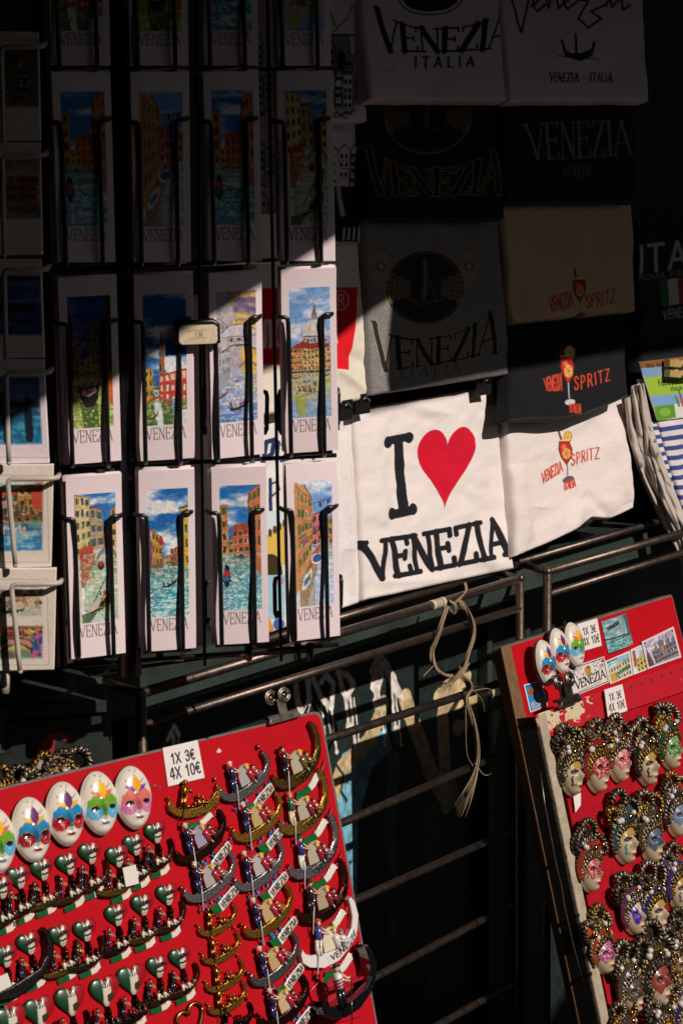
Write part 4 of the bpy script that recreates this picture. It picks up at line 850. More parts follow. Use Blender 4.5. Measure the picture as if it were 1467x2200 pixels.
SCENES = {
 'tower': (SKV, [('D', 2, .08, .2), ('H', [(0, .57), (.2, .55), (.24, .86), (0, .88)], 'd9a03a', (4, 2)), ('T', .2, .34, .68, .8, ['3f6a2c', '5a8a34'], 14), ('P', [(.36, .39), (.41, .28), (.47, .39)], '7a3a24'), ('H', [(.36, .39), (.47, .39), (.48, .62), (.35, .62)], 'b4552c', (2, 2)), ('H', [(.34, .61), (1, .57), (1, .86), (.34, .82)], 'cf4a30', (3, 5), 'f0d8c8'), ('W', .8, '2f6a34', '9ab86a'), ('P', [(.2, .82), (.38, .82), (.44, 1), (.3, 1)], 'e6e8e2'), ('P', [(.7, .9), (1, .88), (1, 1), (.66, 1)], 'dfe4dc'), ('B', 0, .62, .84, .06, 'c8694a', 4), ('G', .2, .93, .3, -.5, '23201f', 1), ('S', .68, .8, .92)]),
 'sighs': (('6b5a8c', 'e9c063'), [('P', [(0, 0), (.28, 0), (.5, .22), (0, .3)], 'b9b0b6'), ('L', [(.28, 0), (.5, .25)], 1, '6a6068'), ('H', [(0, .2), (.3, .26), (.3, .7), (0, .8)], 'bdb6bd', (6, 3), '8f868e'), ('P', [(.3, .42), (.62, .42), (.6, .7), (.3, .7)], 'b4aab2'), ('P', [(.62, .42), (.98, .42), (1, .66), (.62, .62)], 'e2b548'), ('P', [(.1, .31), (.35, .25), (.6, .245), (.98, .3), (1, .45), (.8, .415), (.5, .41), (.2, .44), (.1, .5)], 'c9c2c8'), ('L', [(.1, .31), (.35, .255), (.6, .25), (.98, .3)], 1.6, '5a5058'), ('L', [(.12, .46), (.3, .415), (.55, .405), (.8, .415), (1, .46)], 2, '3a3036'), ('L', [(.1, .345), (.98, .345)], 1, '6a6068'), ('H', [(.25, .345), (.85, .345), (.85, .4), (.25, .4)], 'c4bcc2', (1, 3), '4a4048'), ('B', .55, 1, .58, .04, 'a79ea6', 3), ('W', .62, '8fa4c8', 'ddd6dc'), ('P', [(0, .8), (.3, .64), (.3, .6), (0, .62)], 'a49ca4'), ('W', .86, '3f68a8', 'a9bcd8'), ('G', .5, .68, .16, -.6, '2a2226', 1), ('G', .12, .79, .34, -.5, '3a2426', 1), ('G', .56, .88, .62, -.3, '2c2022', 1)]),
 'dome': (('7aa6dc', 'e2e0ec'), [('D', 4, .08, .24), ('P', [(.55, .2), (.6, .12), (.65, .2)], '6a5a58'), ('P', [(.5, .27), (.53, .19), (.67, .19), (.7, .27)], '9a8a84'), ('L', [(.5, .26), (.7, .26)], 1.4, '4a4044'), ('L', [(.53, .2), (.67, .2)], 1.2, '4a4044'), ('E', .6, .36, .3, .115, 'd9d0cf'), ('P', [(.3, .36), (.9, .36), (.96, .45), (.26, .45)], 'cfc6c6'), ('L', [(.34, .37), (.84, .37)], 1.2, '5a4f50'), ('H', [(.31, .375), (.9, .375), (.95, .44), (.28, .44)], 'cfc5c4', (1, 7), '5a4f50'), ('L', [(.5, .28), (.45, .35)], .8, '8a8084'), ('L', [(.62, .28), (.7, .35)], .8, '8a8084'), ('P', [(.1, .44), (.3, .41), (.5, .43), (.7, .42), (.95, .43), (1, .47), (0, .47)], '9c3226'), ('H', [(0, .46), (.35, .46), (.35, .64), (0, .64)], 'd88a4c', (4, 4)), ('H', [(.3, .47), (.98, .46), (1, .64), (.3, .64)], 'd9b066', (4, 7)), ('T', 0, 1, .47, .62, ['c24a2c', 'e2c070', '8a3a28', 'e8dcc0'], 46), ('L', [(0, .645), (1, .64)], 2.5, '3a2a30'), ('W', .65, 'c9c47a', 'aebfd8'), ('G', .4, .72, .2, -.2, '3a2a2a', 1), ('G', .12, .69, .2, 0, '3a2a2a'), ('G', .85, .68, .22, 0, '2a2428'), ('W', .86, '7aa4dc', '9dbce4'), ('P', [(.1, .84), (.4, .85), (.34, .98), (.22, 1), (.12, .9)], 'b0ae58'), ('P', [(.1, .82), (.3, .79), (.62, .76), (.64, .72), (.56, .72), (.5, .76), (.2, .78)], '3f7a3c'), ('T', .12, .58, .755, .8, ['a8342a', 'd8b48a', '7a2a24', '4a7a3a'], 40), ('L', [(.1, .845), (.6, .8)], 2, '7a8a34'), ('L', [(.6, .8), (.8, .83)], .8, '6a4a30')]),
 'green': (('16307c', '5a6aa0'), [('P', [(0, .1), (.1, .2), (.12, .8), (0, .8)], '2a2a1c'), ('H', [(.1, .3), (.28, .29), (.28, .6), (.1, .62)], '7a4a34', (4, 2)), ('H', [(.4, .24), (.62, .16), (.8, .2), (.5, .6)], '5a5030', (4, 3)), ('T', .4, .9, .16, .5, ['3a4a22', '4f5a2a', '2a341a'], 90), ('P', [(.86, .0), (1, 0), (1, .72), (.9, .7)], '3f3018'), ('H', [(.1, .48), (.9, .44), (.9, .62), (.1, .62)], '8a6a4c', (2, 6)), ('B', .12, .8, .62, .07, '9a8a5c', 4), ('W', .62, '8a9c44', 'cdd08a'), ('P', [(.2, .8), (.62, .8), (.66, 1), (.3, 1)], '3f5c24', .8), ('P', [(.88, .6), (1, .57), (1, .84), (.92, .82)], 'd8602c'), ('P', [(.16, .66), (.24, .69), (.62, .68), (.7, .6), (.64, .78), (.52, .84), (.34, .84), (.24, .77)], '1d1815'), ('P', [(.26, .71), (.6, .69), (.6, .73), (.44, .76), (.28, .75)], 'd8b8a8'), ('T', .3, .6, .68, .74, ['c8283c', 'e8a868', 'b83a5c', '3a3a6a', 'f0e0e0'], 16), ('L', [(.16, .72), (.45, .62)], 1.2, '3a2a1c'), ('T', .3, .6, .86, .99, ['2f5a22', '4a7a2c', 'c8cc80'], 24)]),
 'poles': (SKB, [('P', [(0, 0), (.08, 0), (.1, 1), (0, 1)], 'd9d0b0'), ('H', [(0, 0), (.36, .03), (.42, .42), (0, .5)], 'd9c48a', (5, 3)), ('H', [(.36, .1), (.66, .13), (.7, .42), (.36, .44)], 'b59a76', (3, 2), '3f5a6a'), ('L', [(.36, .11), (.52, .1), (.66, .09)], 2, '6a4a34'), ('H', [(.86, .14), (1, .1), (1, .44), (.84, .42)], 'd8a84a', (4, 1)), ('H', [(.68, .28), (.84, .3), (.84, .42), (.68, .42)], 'c98a54', (3, 2)), ('P', [(.1, .42), (.4, .38), (.44, .46), (.1, .54)], 'b04a30'), ('P', [(.1, .54), (.48, .44), (.56, .47), (.16, .7)], 'd8be90'), ('W', .46, '9fb894', 'd3dccc', .18, 1), ('P', [(.1, .5), (.5, .46), (.2, .72), (.1, .72)], 'a07a58'), ('T', .16, .44, .5, .68, ['c8344c', 'e8a0a8', '5a7a34', 'd8c048'], 46), ('B', .52, 1, .5, .08, '9a8f78', 5), ('E', .6, .56, .08, .035, '3a2620'), ('E', .6, .545, .06, .02, 'b83030'), ('L', [(.85, .58), (.84, .68)], 5, '2a2a34'), ('L', [(.85, .58), (.4, .84)], 1.6, '4a3020'), ('P', [(.16, .9), (.3, .88), (.62, .83), (.9, .74), (.86, .84), (.6, .9), (.32, .93)], '2a2118'), ('P', [(.2, .9), (.34, .855), (.55, .84), (.5, .89), (.3, .92)], 'c8c0bc'), ('T', .52, .84, .76, .84, ['2f6a44', 'c83a3a', '3a2a20', 'e0b090'], 22), ('L', [(.2, .905), (.6, .885), (.88, .8)], 1.4, 'c89a3a'), ('P', [(.1, .93), (.5, .91), (.3, 1), (.1, 1)], '2f4a2c', .7)]),
 'lagoon': (SKV, [('D', 10, .1, .34), ('H', [(.8, .15), (1, .14), (1, .62), (.82, .6)], 'd8b43c', (4, 2)), ('L', [(.78, .15), (1, .14)], 3, '4a3a20'), ('P', [(0, .28), (.06, .3), (.08, .6), (0, .62)], 'b8322c'), ('H', [(.1, .3), (.34, .38), (.36, .6), (.1, .62)], 'd89a3c', (3, 3)), ('P', [(.24, .38), (.34, .36), (.4, .42), (.3, .44)], 'a83a2c'), ('H', [(.56, .47), (.78, .45), (.78, .58), (.56, .58)], 'c85a40', (2, 3)), ('H', [(.38, .52), (.56, .52), (.56, .59), (.38, .59)], 'c8a078', (2, 3)), ('T', .5, .78, .56, .6, ['3a7a44', '2a5a34', 'c83a3a'], 18), ('P', [(0, .58), (.4, .58), (.3, .64), (0, .66)], '8a5a3c'), ('W', .61, '2f9fae', 'dbeaea'), ('G', .55, .74, .46, -.42, '281c1a', 1), ('T', .4, .74, .8, .84, ['1f7f94', '2a8fa8'], 14), ('S', .05, .76, .98), ('S', .16, .8, .92)]),
 'orange': (SKB, [('D', 3, .06, .2), ('H', [(0, .16), (.18, .15), (.2, .56), (0, .56)], 'd98a50', (4, 1)), ('H', [(.3, .36), (.68, .34), (.7, .55), (.3, .55)], 'cf6a44', (3, 3)), ('P', [(.28, .36), (.36, .31), (.64, .3), (.72, .35)], 'a84a30'), ('H', [(.18, .44), (.32, .42), (.32, .55), (.18, .55)], 'c8a05a', (2, 1)), ('H', [(.7, .06), (1, 0), (1, .66), (.7, .6)], 'd07a48', (5, 3)), ('L', [(.7, .06), (.7, .62)], 2, '5a3420'), ('W', .55, '5aa8b4', 'c6e2de'), ('P', [(.68, .52), (1, .58), (1, .74), (.7, .62)], 'b86a48'), ('T', .3, .6, .55, .58, ['3a4a5a', '2a3a3a'], 10), ('P', [(.03, .76), (.1, .62), (.2, .64), (.24, .76), (.14, .82)], '24222a'), ('E', .14, .7, .08, .03, 'c83434'), ('E', .12, .745, .09, .018, '3a6aa8'), ('L', [(.2, .69), (.5, .76)], 1.8, '8a5a3a'), ('T', .2, .95, .7, .98, ['1f8fa0', '3aa4b4', 'e6f0ee'], 60), ('S', .1, .84, 1), ('S', .26, .84, 1)]),
 'laundry': (('6f9fd8', 'e6e6f0'), [('H', [(0, 0), (.24, .04), (.5, .18), (.5, .56), (0, .86)], 'd7955c', (5, 4), '3f6a3c') if False else ('P', [(0, 0), (.26, .03), (.44, .14), (.62, .5), (.2, .8), (0, .9)], 'd49a62'), ('H', [(.06, .03), (.44, .15), (.46, .55), (.08, .74)], 'd08a54', (5, 4), '3f7040'), ('L', [(.26, .02), (.46, .15)], 2.4, '8a5a3a'), ('H', [(.46, .26), (.68, .25), (.68, .5), (.46, .56)], 'd8707c', (3, 2), '4a3a34'), ('H', [(.68, .36), (.84, .38), (.8, .5), (.68, .5)], 'c89a5a', (2, 2)), ('H', [(.88, .3), (1, .28), (1, .56), (.86, .52)], 'b88a54', (3, 1)), ('L', [(.4, .18), (1, .14)], .9, '3a3038'), ('P', [(.64, .165), (.7, .16), (.72, .2), (.65, .21)], '2a3a5c'), ('P', [(.74, .16), (.8, .155), (.8, .19), (.75, .195)], 'a84a54'), ('P', [(.84, .15), (.95, .145), (.95, .18), (.85, .19)], '3a5a94'), ('T', .1, .3, .4, .5, ['3f7a3c', 'c83a54', '3a6ab8'], 14), ('W', .5, 'a9c0e0', 'dfe2ec', .44, 1), ('P', [(.1, .78), (.5, .58), (.66, .5), (.72, .5), (.6, .66), (.3, .98), (.1, 1)], 'a8906a'), ('P', [(.46, .57), (.62, .5), (.66, .51), (.44, .68), (.14, .84)], 'b05a40'), ('E', .56, .62, .15, .045, 'e2dcd8', -.25), ('E', .57, .615, .12, .032, '2f5a9c', -.25), ('P', [(.14, .84), (.22, .76), (.4, .69), (.44, .73), (.4, .78), (.26, .86), (.16, .87)], 'e6ded8'), ('P', [(.2, .82), (.24, .77), (.4, .73), (.36, .78), (.24, .84)], '3a7fae'), ('L', [(.18, .8), (.44, .76)], 1.4, 'a83a34'), ('P', [(.14, .9), (.5, .8), (.5, 1), (.14, 1)], '9a8a70', .6)]),
}
DARK = ['tower', 'poles', 'orange', 'laundry', 'lagoon', 'green', 'dome', 'orange']
def bookmark_cv(sc, seed, Q=1):
    W, H = 84 * Q, 264 * Q; cv = Cv(W, H, hx('f0dcdf'))
    skyc, prog = SCENES[sc]; x0, x1, y0, y1 = 12 * Q, 74 * Q, 27 * Q, 213 * Q
    cv.a[y0:y1, x0:x1] = pic(x1 - x0, y1 - y0, skyc, prog, seed)
    cv.text('VENEZIA', [(14 * Q, 216 * Q), (71 * Q, 216 * Q)], [(14 * Q, 233 * Q), (71 * Q, 233 * Q)], 1.3 * Q, .9 * Q, hx('5a4c50'), .06, .2)
    cv.speck(.03, 2, seed); return cv
# ------------------------------------------------------------------ black wire bookmark rack
rack = thing('bookmark_rack', 'black wire spinner rack holding four columns of tall Venice bookmarks', 'card rack')
WR = .0023
def rp(u, v, off): return RACK.hit(np.float64(u), np.float64(v), off)
colx = [(107, 235, 150, 268), (275, 402, 302, 416), (432, 550, 458, 571), (588, 706, 616, 726)]   # top-left/right at v=155, bottom-left/right at v~1400
rows = [(-250, 142), (155, 562), (592, 990), (1010, 1398)]
topdv = [(0, 0, 0, 0), (0, 0, -2, -2), (4, -1, -6, -14), (8, -2, -8, -16)]
LBL = {
 (2, 0): ('green', 'white bookmark with a gondola on a green canal, leftmost in the half-shaded row'), (2, 1): ('tower', 'white bookmark with a red brick bell tower above a green canal'),
 (2, 2): ('sighs', 'white bookmark with a grey covered bridge under a yellow sky'), (2, 3): ('dome', 'white bookmark with a large white church dome above the water'),
 (3, 0): ('poles', 'white bookmark with a black gondola between cream houses, leftmost in the sunlit bottom row'), (3, 1): ('lagoon', 'white bookmark with a wide cloudy blue sky over turquoise water'),
 (3, 2): ('orange', 'white bookmark with orange houses and blue striped mooring poles'), (3, 3): ('laundry', 'white bookmark with a laundry line and a moored blue boat'),
 (1, 0): ('orange', 'leftmost white bookmark in the upper shaded row of the rack'), (1, 1): ('laundry', 'second white bookmark from the left in the upper shaded row'),
 (1, 2): ('orange', 'third white bookmark from the left in the upper shaded row'), (1, 3): ('poles', 'rightmost white bookmark in the upper shaded row of the rack'),
 (0, 0): ('tower', 'leftmost white bookmark in the topmost row, cut by the photo edge'), (0, 1): ('green', 'second white bookmark from the left in the topmost row'),
 (0, 2): ('lagoon', 'third white bookmark from the left in the topmost row'), (0, 3): ('dome', 'rightmost white bookmark in the topmost row, cut by the photo edge')}
for r_ in range(4):
    for c_ in range(4):
        T0, T1 = rows[r_]; tl, tr, bl, br = colx[c_]
        fx = lambda a, b, v: a + (b - a) * (v - 155) / 1245.0
        dv = topdv[r_][c_]; db = dv * 1.3 - (6 if r_ == 3 and c_ > 1 else 0)
        sl_ = -10 if r_ >= 2 else 0
        q = [(fx(tl, bl, T0), T0 + dv), (fx(tr, br, T0), T0 + dv + sl_ * .6), (fx(tr, br, T1), T1 + db + sl_), (fx(tl, bl, T1), T1 + db)]
        sc, lab = LBL[(r_, c_)]; Q = 2 if r_ >= 2 else 1; H, W = 264 * Q, 84 * Q
        cv = bookmark_cv(sc, 100 + r_ * 7 + c_, Q); hm = hom(q, [(0, 0), (W - 1, 0), (W - 1, H - 1), (0, H - 1)])
        Y, X = np.mgrid[0:H, 0:W].astype(float); px = ahom(np.linalg.inv(hm), np.stack([X, Y], -1))
        s, t = X / (W - 1), Y / (H - 1); yaw = rng.uniform(-.004, .004); bend = rng.uniform(.002, .005)
        z = .012 + (s - .5) * 2 * yaw - bend * (1 - (2 * t - 1)**2) * 0 + bend * np.clip(.3 - t, 0, 1)**2 * 8 * (1 if rng.random() < .6 else -1) + .0012 * np.cos((s - .5) * 3)
        P = RACK.hit(px[..., 0], px[..., 1]) + z[..., None] * RACK.n
        pk_ = thing('bookmark', lab, 'bookmark', Matrix.Translation(Vector(rp(*q[3], 0))), 'painted bookmarks in the black rack')
        iv = pk_.matrix_world.inverted()
        o = grid('front_card', P - rp(*q[3], 0), cv.a, PAPER, pk_, skirt=-RACK.n * .0006)
        n_b = 4 if r_ >= 2 else 2
        for k in range(n_b):     # the cards behind, slightly shifted
            j = [(x + rng.uniform(-4, 2) - (1.5 * k if c_ % 2 else 0), y + rng.uniform(-5, 1) - k * .5) for x, y in q]
            dd = rng.uniform(-5, 3); dy = rng.uniform(-6, 1)
            q2 = [(q[i][0] + dd, q[i][1] + dy) for i in range(4)]
            s2, t2 = np.meshgrid(np.linspace(0, 1, 3), np.linspace(0, 1, 9)); qq = np.array(q2)
            pxx = (qq[0] * (1 - s2[..., None]) + qq[1] * s2[..., None]) * (1 - t2[..., None]) + (qq[3] * (1 - s2[..., None]) + qq[2] * s2[..., None]) * t2[..., None]
            zz = np.full(s2.shape, .012 - .0035 - .0022 * k) + (s2 - .5) * 2 * yaw
            P2 = RACK.hit(pxx[..., 0], pxx[..., 1]) + zz[..., None] * RACK.n - rp(*q[3], 0)
            cc = np.empty(P2.shape); cc[:] = hx('ecd8db'); grid('card_behind', P2, cc, PAPER, pk_, skirt=-RACK.n * .0008)
        # pocket: two bent wires in front of the card and a sill under it
        if r_ == 0: hv = -110
        else: hv = [0, 262, 692, 1108][r_] + dv * .8
        w_ = q[1][0] - q[0][0]; cx_ = lambda f, v: fx(tl, bl, v) + f * (fx(tr, br, v) - fx(tl, bl, v))
        b = MB(); FW = .0172
        vb = q[3][1] - 2
        for f0, f1, sg in ((-.06, .17, -1), (1.02, .805, 1)):
            sk = 6 if sg > 0 else 0
            pts = [rp(cx_(f0, hv), hv - 4 - sk, .006), rp(cx_(f0 * .8 + f1 * .2, hv), hv - sk, .017), rp(cx_(f1 - sg * .0 + (f0 - f1) * .25, hv), hv + 1 - sk, FW), rp(cx_(f1 + (f0 - f1) * .06, hv), hv + 4 - sk, FW), rp(cx_(f1, hv), hv + 16 - sk, FW)]
            for k in range(1, 7): v = hv + 16 + (vb - hv - 16) * k / 6; pts.append(rp(cx_(f1, v), v, FW - .002 * math.sin(k)))
            pts += [rp(cx_(f1, vb), vb + 8, FW - .006), rp(cx_(f1, vb), vb + 9, -.004)]
            b.tube(pts, WR, 8)
        b.tube([rp(cx_(.05, vb), vb + 7, .004), rp(cx_(.95, vb), vb + 1, .004)], WR, 8)
        b.build('pocket_wire', WIRE_K, rack)
# struts, the dark centre column and the short side pockets seen from behind
for (u0, v0, u1, v1, r) in ((78, -120, 132, 1430, .006), (256, -120, 280, 1450, .012), (420, -120, 440, 1430, .0018), (572, -120, 604, 1420, .0018)):
    b = MB(); b.tube([rp(u0, v0, -.012), rp((u0 + u1) / 2, (v0 + v1) / 2, -.012), rp(u1, v1, -.012)], r, 10); b.build('upright', WIRE_K, rack)
for v in (150, 575, 1000, 1425):
    b = MB(); b.tube([rp(90 + (v - 150) * .03, v + 8, -.014), rp(712 + (v - 150) * .012, v - (2 if v < 200 else 22 if v < 1100 else 40), -.014)], WR, 8); b.build('cross_wire', WIRE_K, rack)
b = MB(); dep = -.16
b.tube([rp(190, 1450, -.02), rp(460, 1410, -.03), rp(668, 1398, -.04)], .0022, 8); b.build('bottom_wire', STEEL, rack)
for u in (640, 666, 535, 345): b = MB(); b.tube([rp(u, 1385, -.01), rp(u - 1, 1415, -.02)], .004, 8); b.build('hook', WIRE_K, rack)
for (u, v0, v1, sd) in ((574, 845, 930, 1), (600, 842, 930, -1), (727, 838, 918, 1), (570, 1255, 1330, 1), (590, 1245, 1325, -1), (733, 1240, 1308, 1), (418, 1260, 1345, 1), (440, 1255, 1340, -1), (415, 850, 935, 1), (437, 840, 930, -1)):
    b = MB(); b.tube([rp(u - sd * 9, v0 - 4, -.02), rp(u - sd * 2, v0 - 2, -.012), rp(u, v0 + 8, -.01), rp(u - sd * 1, v1 - 8, -.01), rp(u - sd * 4, v1, -.012), rp(u - sd * 9, v1 - 10, -.016)], WR, 8); b.build('side_wire', WIRE_K, rack)
# pale cards standing in the rear pockets, seen through the gap between the columns
for (x0, x1, v0, v1, lab) in ((404, 442, 640, 1000, 'plain white card edge in the rear pocket between the two middle columns, upper'), (404, 452, 1010, 1405, 'plain white card edge in the rear pocket between the two middle columns, lower')):
    s2, t2 = np.meshgrid(np.linspace(0, 1, 4), np.linspace(0, 1, 12)); px0 = x0 + (x1 - x0) * s2 + t2 * 6; pv = v0 + (v1 - v0) * t2
    P2 = RACK.hit(px0, pv) + (-.022 - .02 * s2)[..., None] * RACK.n; cc = np.empty(P2.shape); cc[:] = hx('d8ccd0'); cc[2:5, 1:3] = cc[2:5, 1:3]
    tag(grid('rear_card', P2, cc, PAPER, skirt=-RACK.n * .001), lab, 'card')
PT = RACK.M(426, 719, .027)
t = thing('price_tag', 'small cream price plate reading 1.00 clipped on the rack wires', 'price tag', PT)
wt, ht = .0375, .0182
cv = Cv(90, 44, hx('d8c6a4')); cv.speck(.06, 4, 2)
cv.line([(20, 13), (64, 11)], 1.6, hx('c86a54')); cv.line([(22, 31), (62, 29)], 1.6, hx('c86a54')); cv.text('1.00', [(36, 16), (54, 15)], [(36, 27), (54, 26)], 1.4, 1.4, hx('6a6a72'), 0, .2)
X, Y = np.meshgrid(np.linspace(-.5, .5, 90), np.linspace(.5, -.5, 44)); rc = .16
sx = np.where(abs(Y) > .5 - rc * 1.2, np.clip(.5 - (abs(Y) - .5 + rc * 1.2)**2 * 2.2, .4, .5) / .5, 1)
P = np.stack([X * wt * sx, Y * ht, .001 * np.cos(X * 2)], -1); o = grid('plate', P, cv.a, PAPER, t, skirt=np.array([0, 0, -.0022]))
b = MB()
b.tube([(-wt / 2 - .001, -ht / 2, -.002), (-wt / 2 - .001, ht / 2, -.002), (-wt / 2 + .004, ht / 2 + .003, -.002), (wt / 2 - .004, ht / 2 + .003, -.002), (wt / 2 + .001, ht / 2, -.002), (wt / 2 + .001, -ht / 2, -.002)], WR, 8); b.build('holder', WIRE_K, t)
# ------------------------------------------------------------------ white wire postcard rack on the left
PW = Plane(R(2), at(60, 1200, 1.95))
wrk = thing('postcard_rack', 'white wire rack of square postcards at the left edge', 'card rack')
def pp(u, v, off): return PW.hit(np.float64(u), np.float64(v), off)
def rialto(c):
    w, h = c.w, c.h
CARDS = [((-160, 995), (118, 994), (112, 1214), (-150, 1220), 'white postcard of a stone bridge over bright blue water', 'bridge'), ((-160, 1217), (124, 1216), (118, 1434), (-150, 1440), 'white postcard with two small canal views, lowest on the white rack', 'two'),
 ((-160, 768), (98, 770), (108, 992), (-160, 996), 'white postcard of dark mooring posts on blue water, half in shade', 'posts'), ((-160, 552), (92, 556), (98, 766), (-160, 770), 'shaded white postcard with a dark blue view, above the mooring post card', 'blue'),
 ((-160, 304), (90, 306), (94, 546), (-160, 550), 'shaded cream postcard with a reddish view, below the topmost one', 'red'), ((-160, 66), (86, 70), (90, 302), (-160, 304), 'shaded cream postcard at the top of the white rack', 'dark')]
for i, (a, b4, c4, d4, lab, kind) in enumerate(CARDS):
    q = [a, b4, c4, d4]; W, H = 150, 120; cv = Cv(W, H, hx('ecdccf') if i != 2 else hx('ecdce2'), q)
    x0, x1 = -120, 98; T0, T1 = a[1], d4[1]
    def put(u0, v0, u1, v1, arr):
        (ax, ay), (bx, by) = cv.m([(u0, v0), (u1, v1)]); ax, ay, bx, by = int(max(0, ax)), int(ay), int(min(W, bx)), int(by)
        yi = (np.linspace(0, arr.shape[0] - 1, by - ay)).astype(int); xi = (np.linspace(0, arr.shape[1] - 1, bx - ax)).astype(int); sub = arr[yi][:, xi]
        e = np.minimum(np.minimum(np.arange(bx - ax)[None, ::-1], np.arange(by - ay)[:, None]), np.arange(by - ay)[::-1][:, None]); f = np.clip(e / 3., 0, 1)[..., None]
        cv.a[ay:by, ax:bx] = cv.a[ay:by, ax:bx] * (1 - f) + sub * f
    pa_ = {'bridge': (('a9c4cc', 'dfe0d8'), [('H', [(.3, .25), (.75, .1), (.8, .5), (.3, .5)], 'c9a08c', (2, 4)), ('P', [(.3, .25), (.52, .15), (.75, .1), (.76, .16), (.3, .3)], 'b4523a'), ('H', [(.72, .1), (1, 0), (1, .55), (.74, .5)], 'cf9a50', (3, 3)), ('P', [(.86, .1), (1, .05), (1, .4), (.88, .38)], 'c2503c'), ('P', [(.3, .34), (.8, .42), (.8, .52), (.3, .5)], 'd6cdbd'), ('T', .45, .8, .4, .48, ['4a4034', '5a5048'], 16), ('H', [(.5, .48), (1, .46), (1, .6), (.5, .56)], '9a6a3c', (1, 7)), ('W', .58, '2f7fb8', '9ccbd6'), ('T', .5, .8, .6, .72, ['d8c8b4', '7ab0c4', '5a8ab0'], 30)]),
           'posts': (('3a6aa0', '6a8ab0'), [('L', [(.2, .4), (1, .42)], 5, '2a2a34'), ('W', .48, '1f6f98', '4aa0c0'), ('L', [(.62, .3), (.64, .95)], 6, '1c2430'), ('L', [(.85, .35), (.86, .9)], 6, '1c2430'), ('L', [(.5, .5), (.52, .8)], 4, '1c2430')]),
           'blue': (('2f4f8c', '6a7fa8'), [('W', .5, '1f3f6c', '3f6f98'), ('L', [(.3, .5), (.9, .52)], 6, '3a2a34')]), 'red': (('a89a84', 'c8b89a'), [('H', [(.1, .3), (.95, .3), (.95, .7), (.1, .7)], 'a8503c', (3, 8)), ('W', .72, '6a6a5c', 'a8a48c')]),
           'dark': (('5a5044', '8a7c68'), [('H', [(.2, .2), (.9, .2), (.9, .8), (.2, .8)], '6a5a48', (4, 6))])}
    if kind == 'two':
        put(x0, T0 + 36, x1, T0 + 106, pic(150, 46, ('c8ccd4', 'e8dcd0'), [('H', [(.1, .2), (1, .15), (1, .62), (.1, .62)], 'd6b08c', (2, 12)), ('T', .1, 1, .15, .6, ['b8765a', 'e0c8a8', '9a7a64'], 40), ('W', .62, 'b9bfa4', 'dcd8c4'), ('G', .68, .78, .24, 0, '2a2428', 1)], 31))
        put(x0, T0 + 124, x1, T0 + 198, pic(150, 50, ('d8a048', 'e8c070'), [('H', [(.0, .1), (.4, .1), (.4, .8), (0, .8)], 'd8a860', (2, 4)), ('H', [(.62, 0), (.78, 0), (.78, .55), (.62, .55)], 'b8382c', (3, 2)), ('H', [(.78, .05), (1, .0), (1, .6), (.78, .55)], 'c8a05c', (3, 3)), ('T', .5, .62, .3, .7, ['3f6a34', '5a8a3c'], 30), ('W', .66, '7a6a5a', '4fae8c'), ('B', .55, .9, .66, .22, 'c8907c', 4), ('T', .88, 1, .2, .9, ['3a5a94', '2a3a4a', 'c85a94', '4a7a9a'], 30), ('G', .4, .88, .3, 0, '2a2428', 1)], 32))
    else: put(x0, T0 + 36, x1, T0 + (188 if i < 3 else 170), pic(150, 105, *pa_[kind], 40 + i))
    if kind == 'bridge':
        for k in range(5): cv.ell(30 + k * 10, 1084 + k * 1.8, 4, 7, hx('5a5046'))
    for v in (22, 24.5, -10): pass
    cv.line([(-140, T0 + 22), (104, T0 + 22), (108, T1 - 16), (-140, T1 - 16)], 1.4, hx('b5a89e')); cv.line([(-140, T0 + 25), (101, T0 + 25), (105, T1 - 19), (-140, T1 - 19)], 1, hx('efe6de')); cv.speck(.04, 2, i)
    Y, X = np.mgrid[0:H, 0:W].astype(float); px = ahom(np.linalg.inv(cv.Hm), np.stack([X, Y], -1)); t_ = Y / (H - 1)
    P = PW.hit(px[..., 0], px[..., 1]) + (.01 + .002 * np.cos(t_ * 3))[..., None] * PW.n
    tag(grid('postcard', P, cv.a, PAPER, skirt=-PW.n * .006), lab, 'postcard', 'postcards in the white rack')
for i, (v, ub, vb) in enumerate(((1024, 34, 1214), (1250, 44, 1442), (796, 20, 994), (575, 14, 768), (330, 10, 548), (96, 8, 302))):
    ur = [128, 133, 112, 106, 102, 98][i]; ul = [18, 26, 14, 10, 6, 4][i]
    b = MB(); pts = [pp(ur, v - 4, .004), pp(ur - 4, v + 2, .018), pp(ur - 16, v + 4, .022), pp((ur + ul) / 2, v + 5, .022), pp(ul + 10, v + 5, .022), pp(ul + 2, v + 8, .022), pp(ul, v + 18, .022)] + [pp(ul + (ub - ul) * k / 4, v + 18 + (vb - v - 18) * k / 4, .022) for k in range(1, 5)]
    b.tube(pts, .0024, 10); b.ball(pts[-1], .0026); b.build('pocket_wire', WIRE_W, wrk)
b = MB(); b.tube([pp(10, 1438, .0), pp(10, 1488, 0)], .0052, 10); b.tube([pp(-12, 1470, .0), pp(20, 1470, 0)], .003, 8); b.tube([pp(-60, 1438, 0), pp(60, 1438, 0)], .002, 8)
b.build('stand', WIRE_W, wrk)
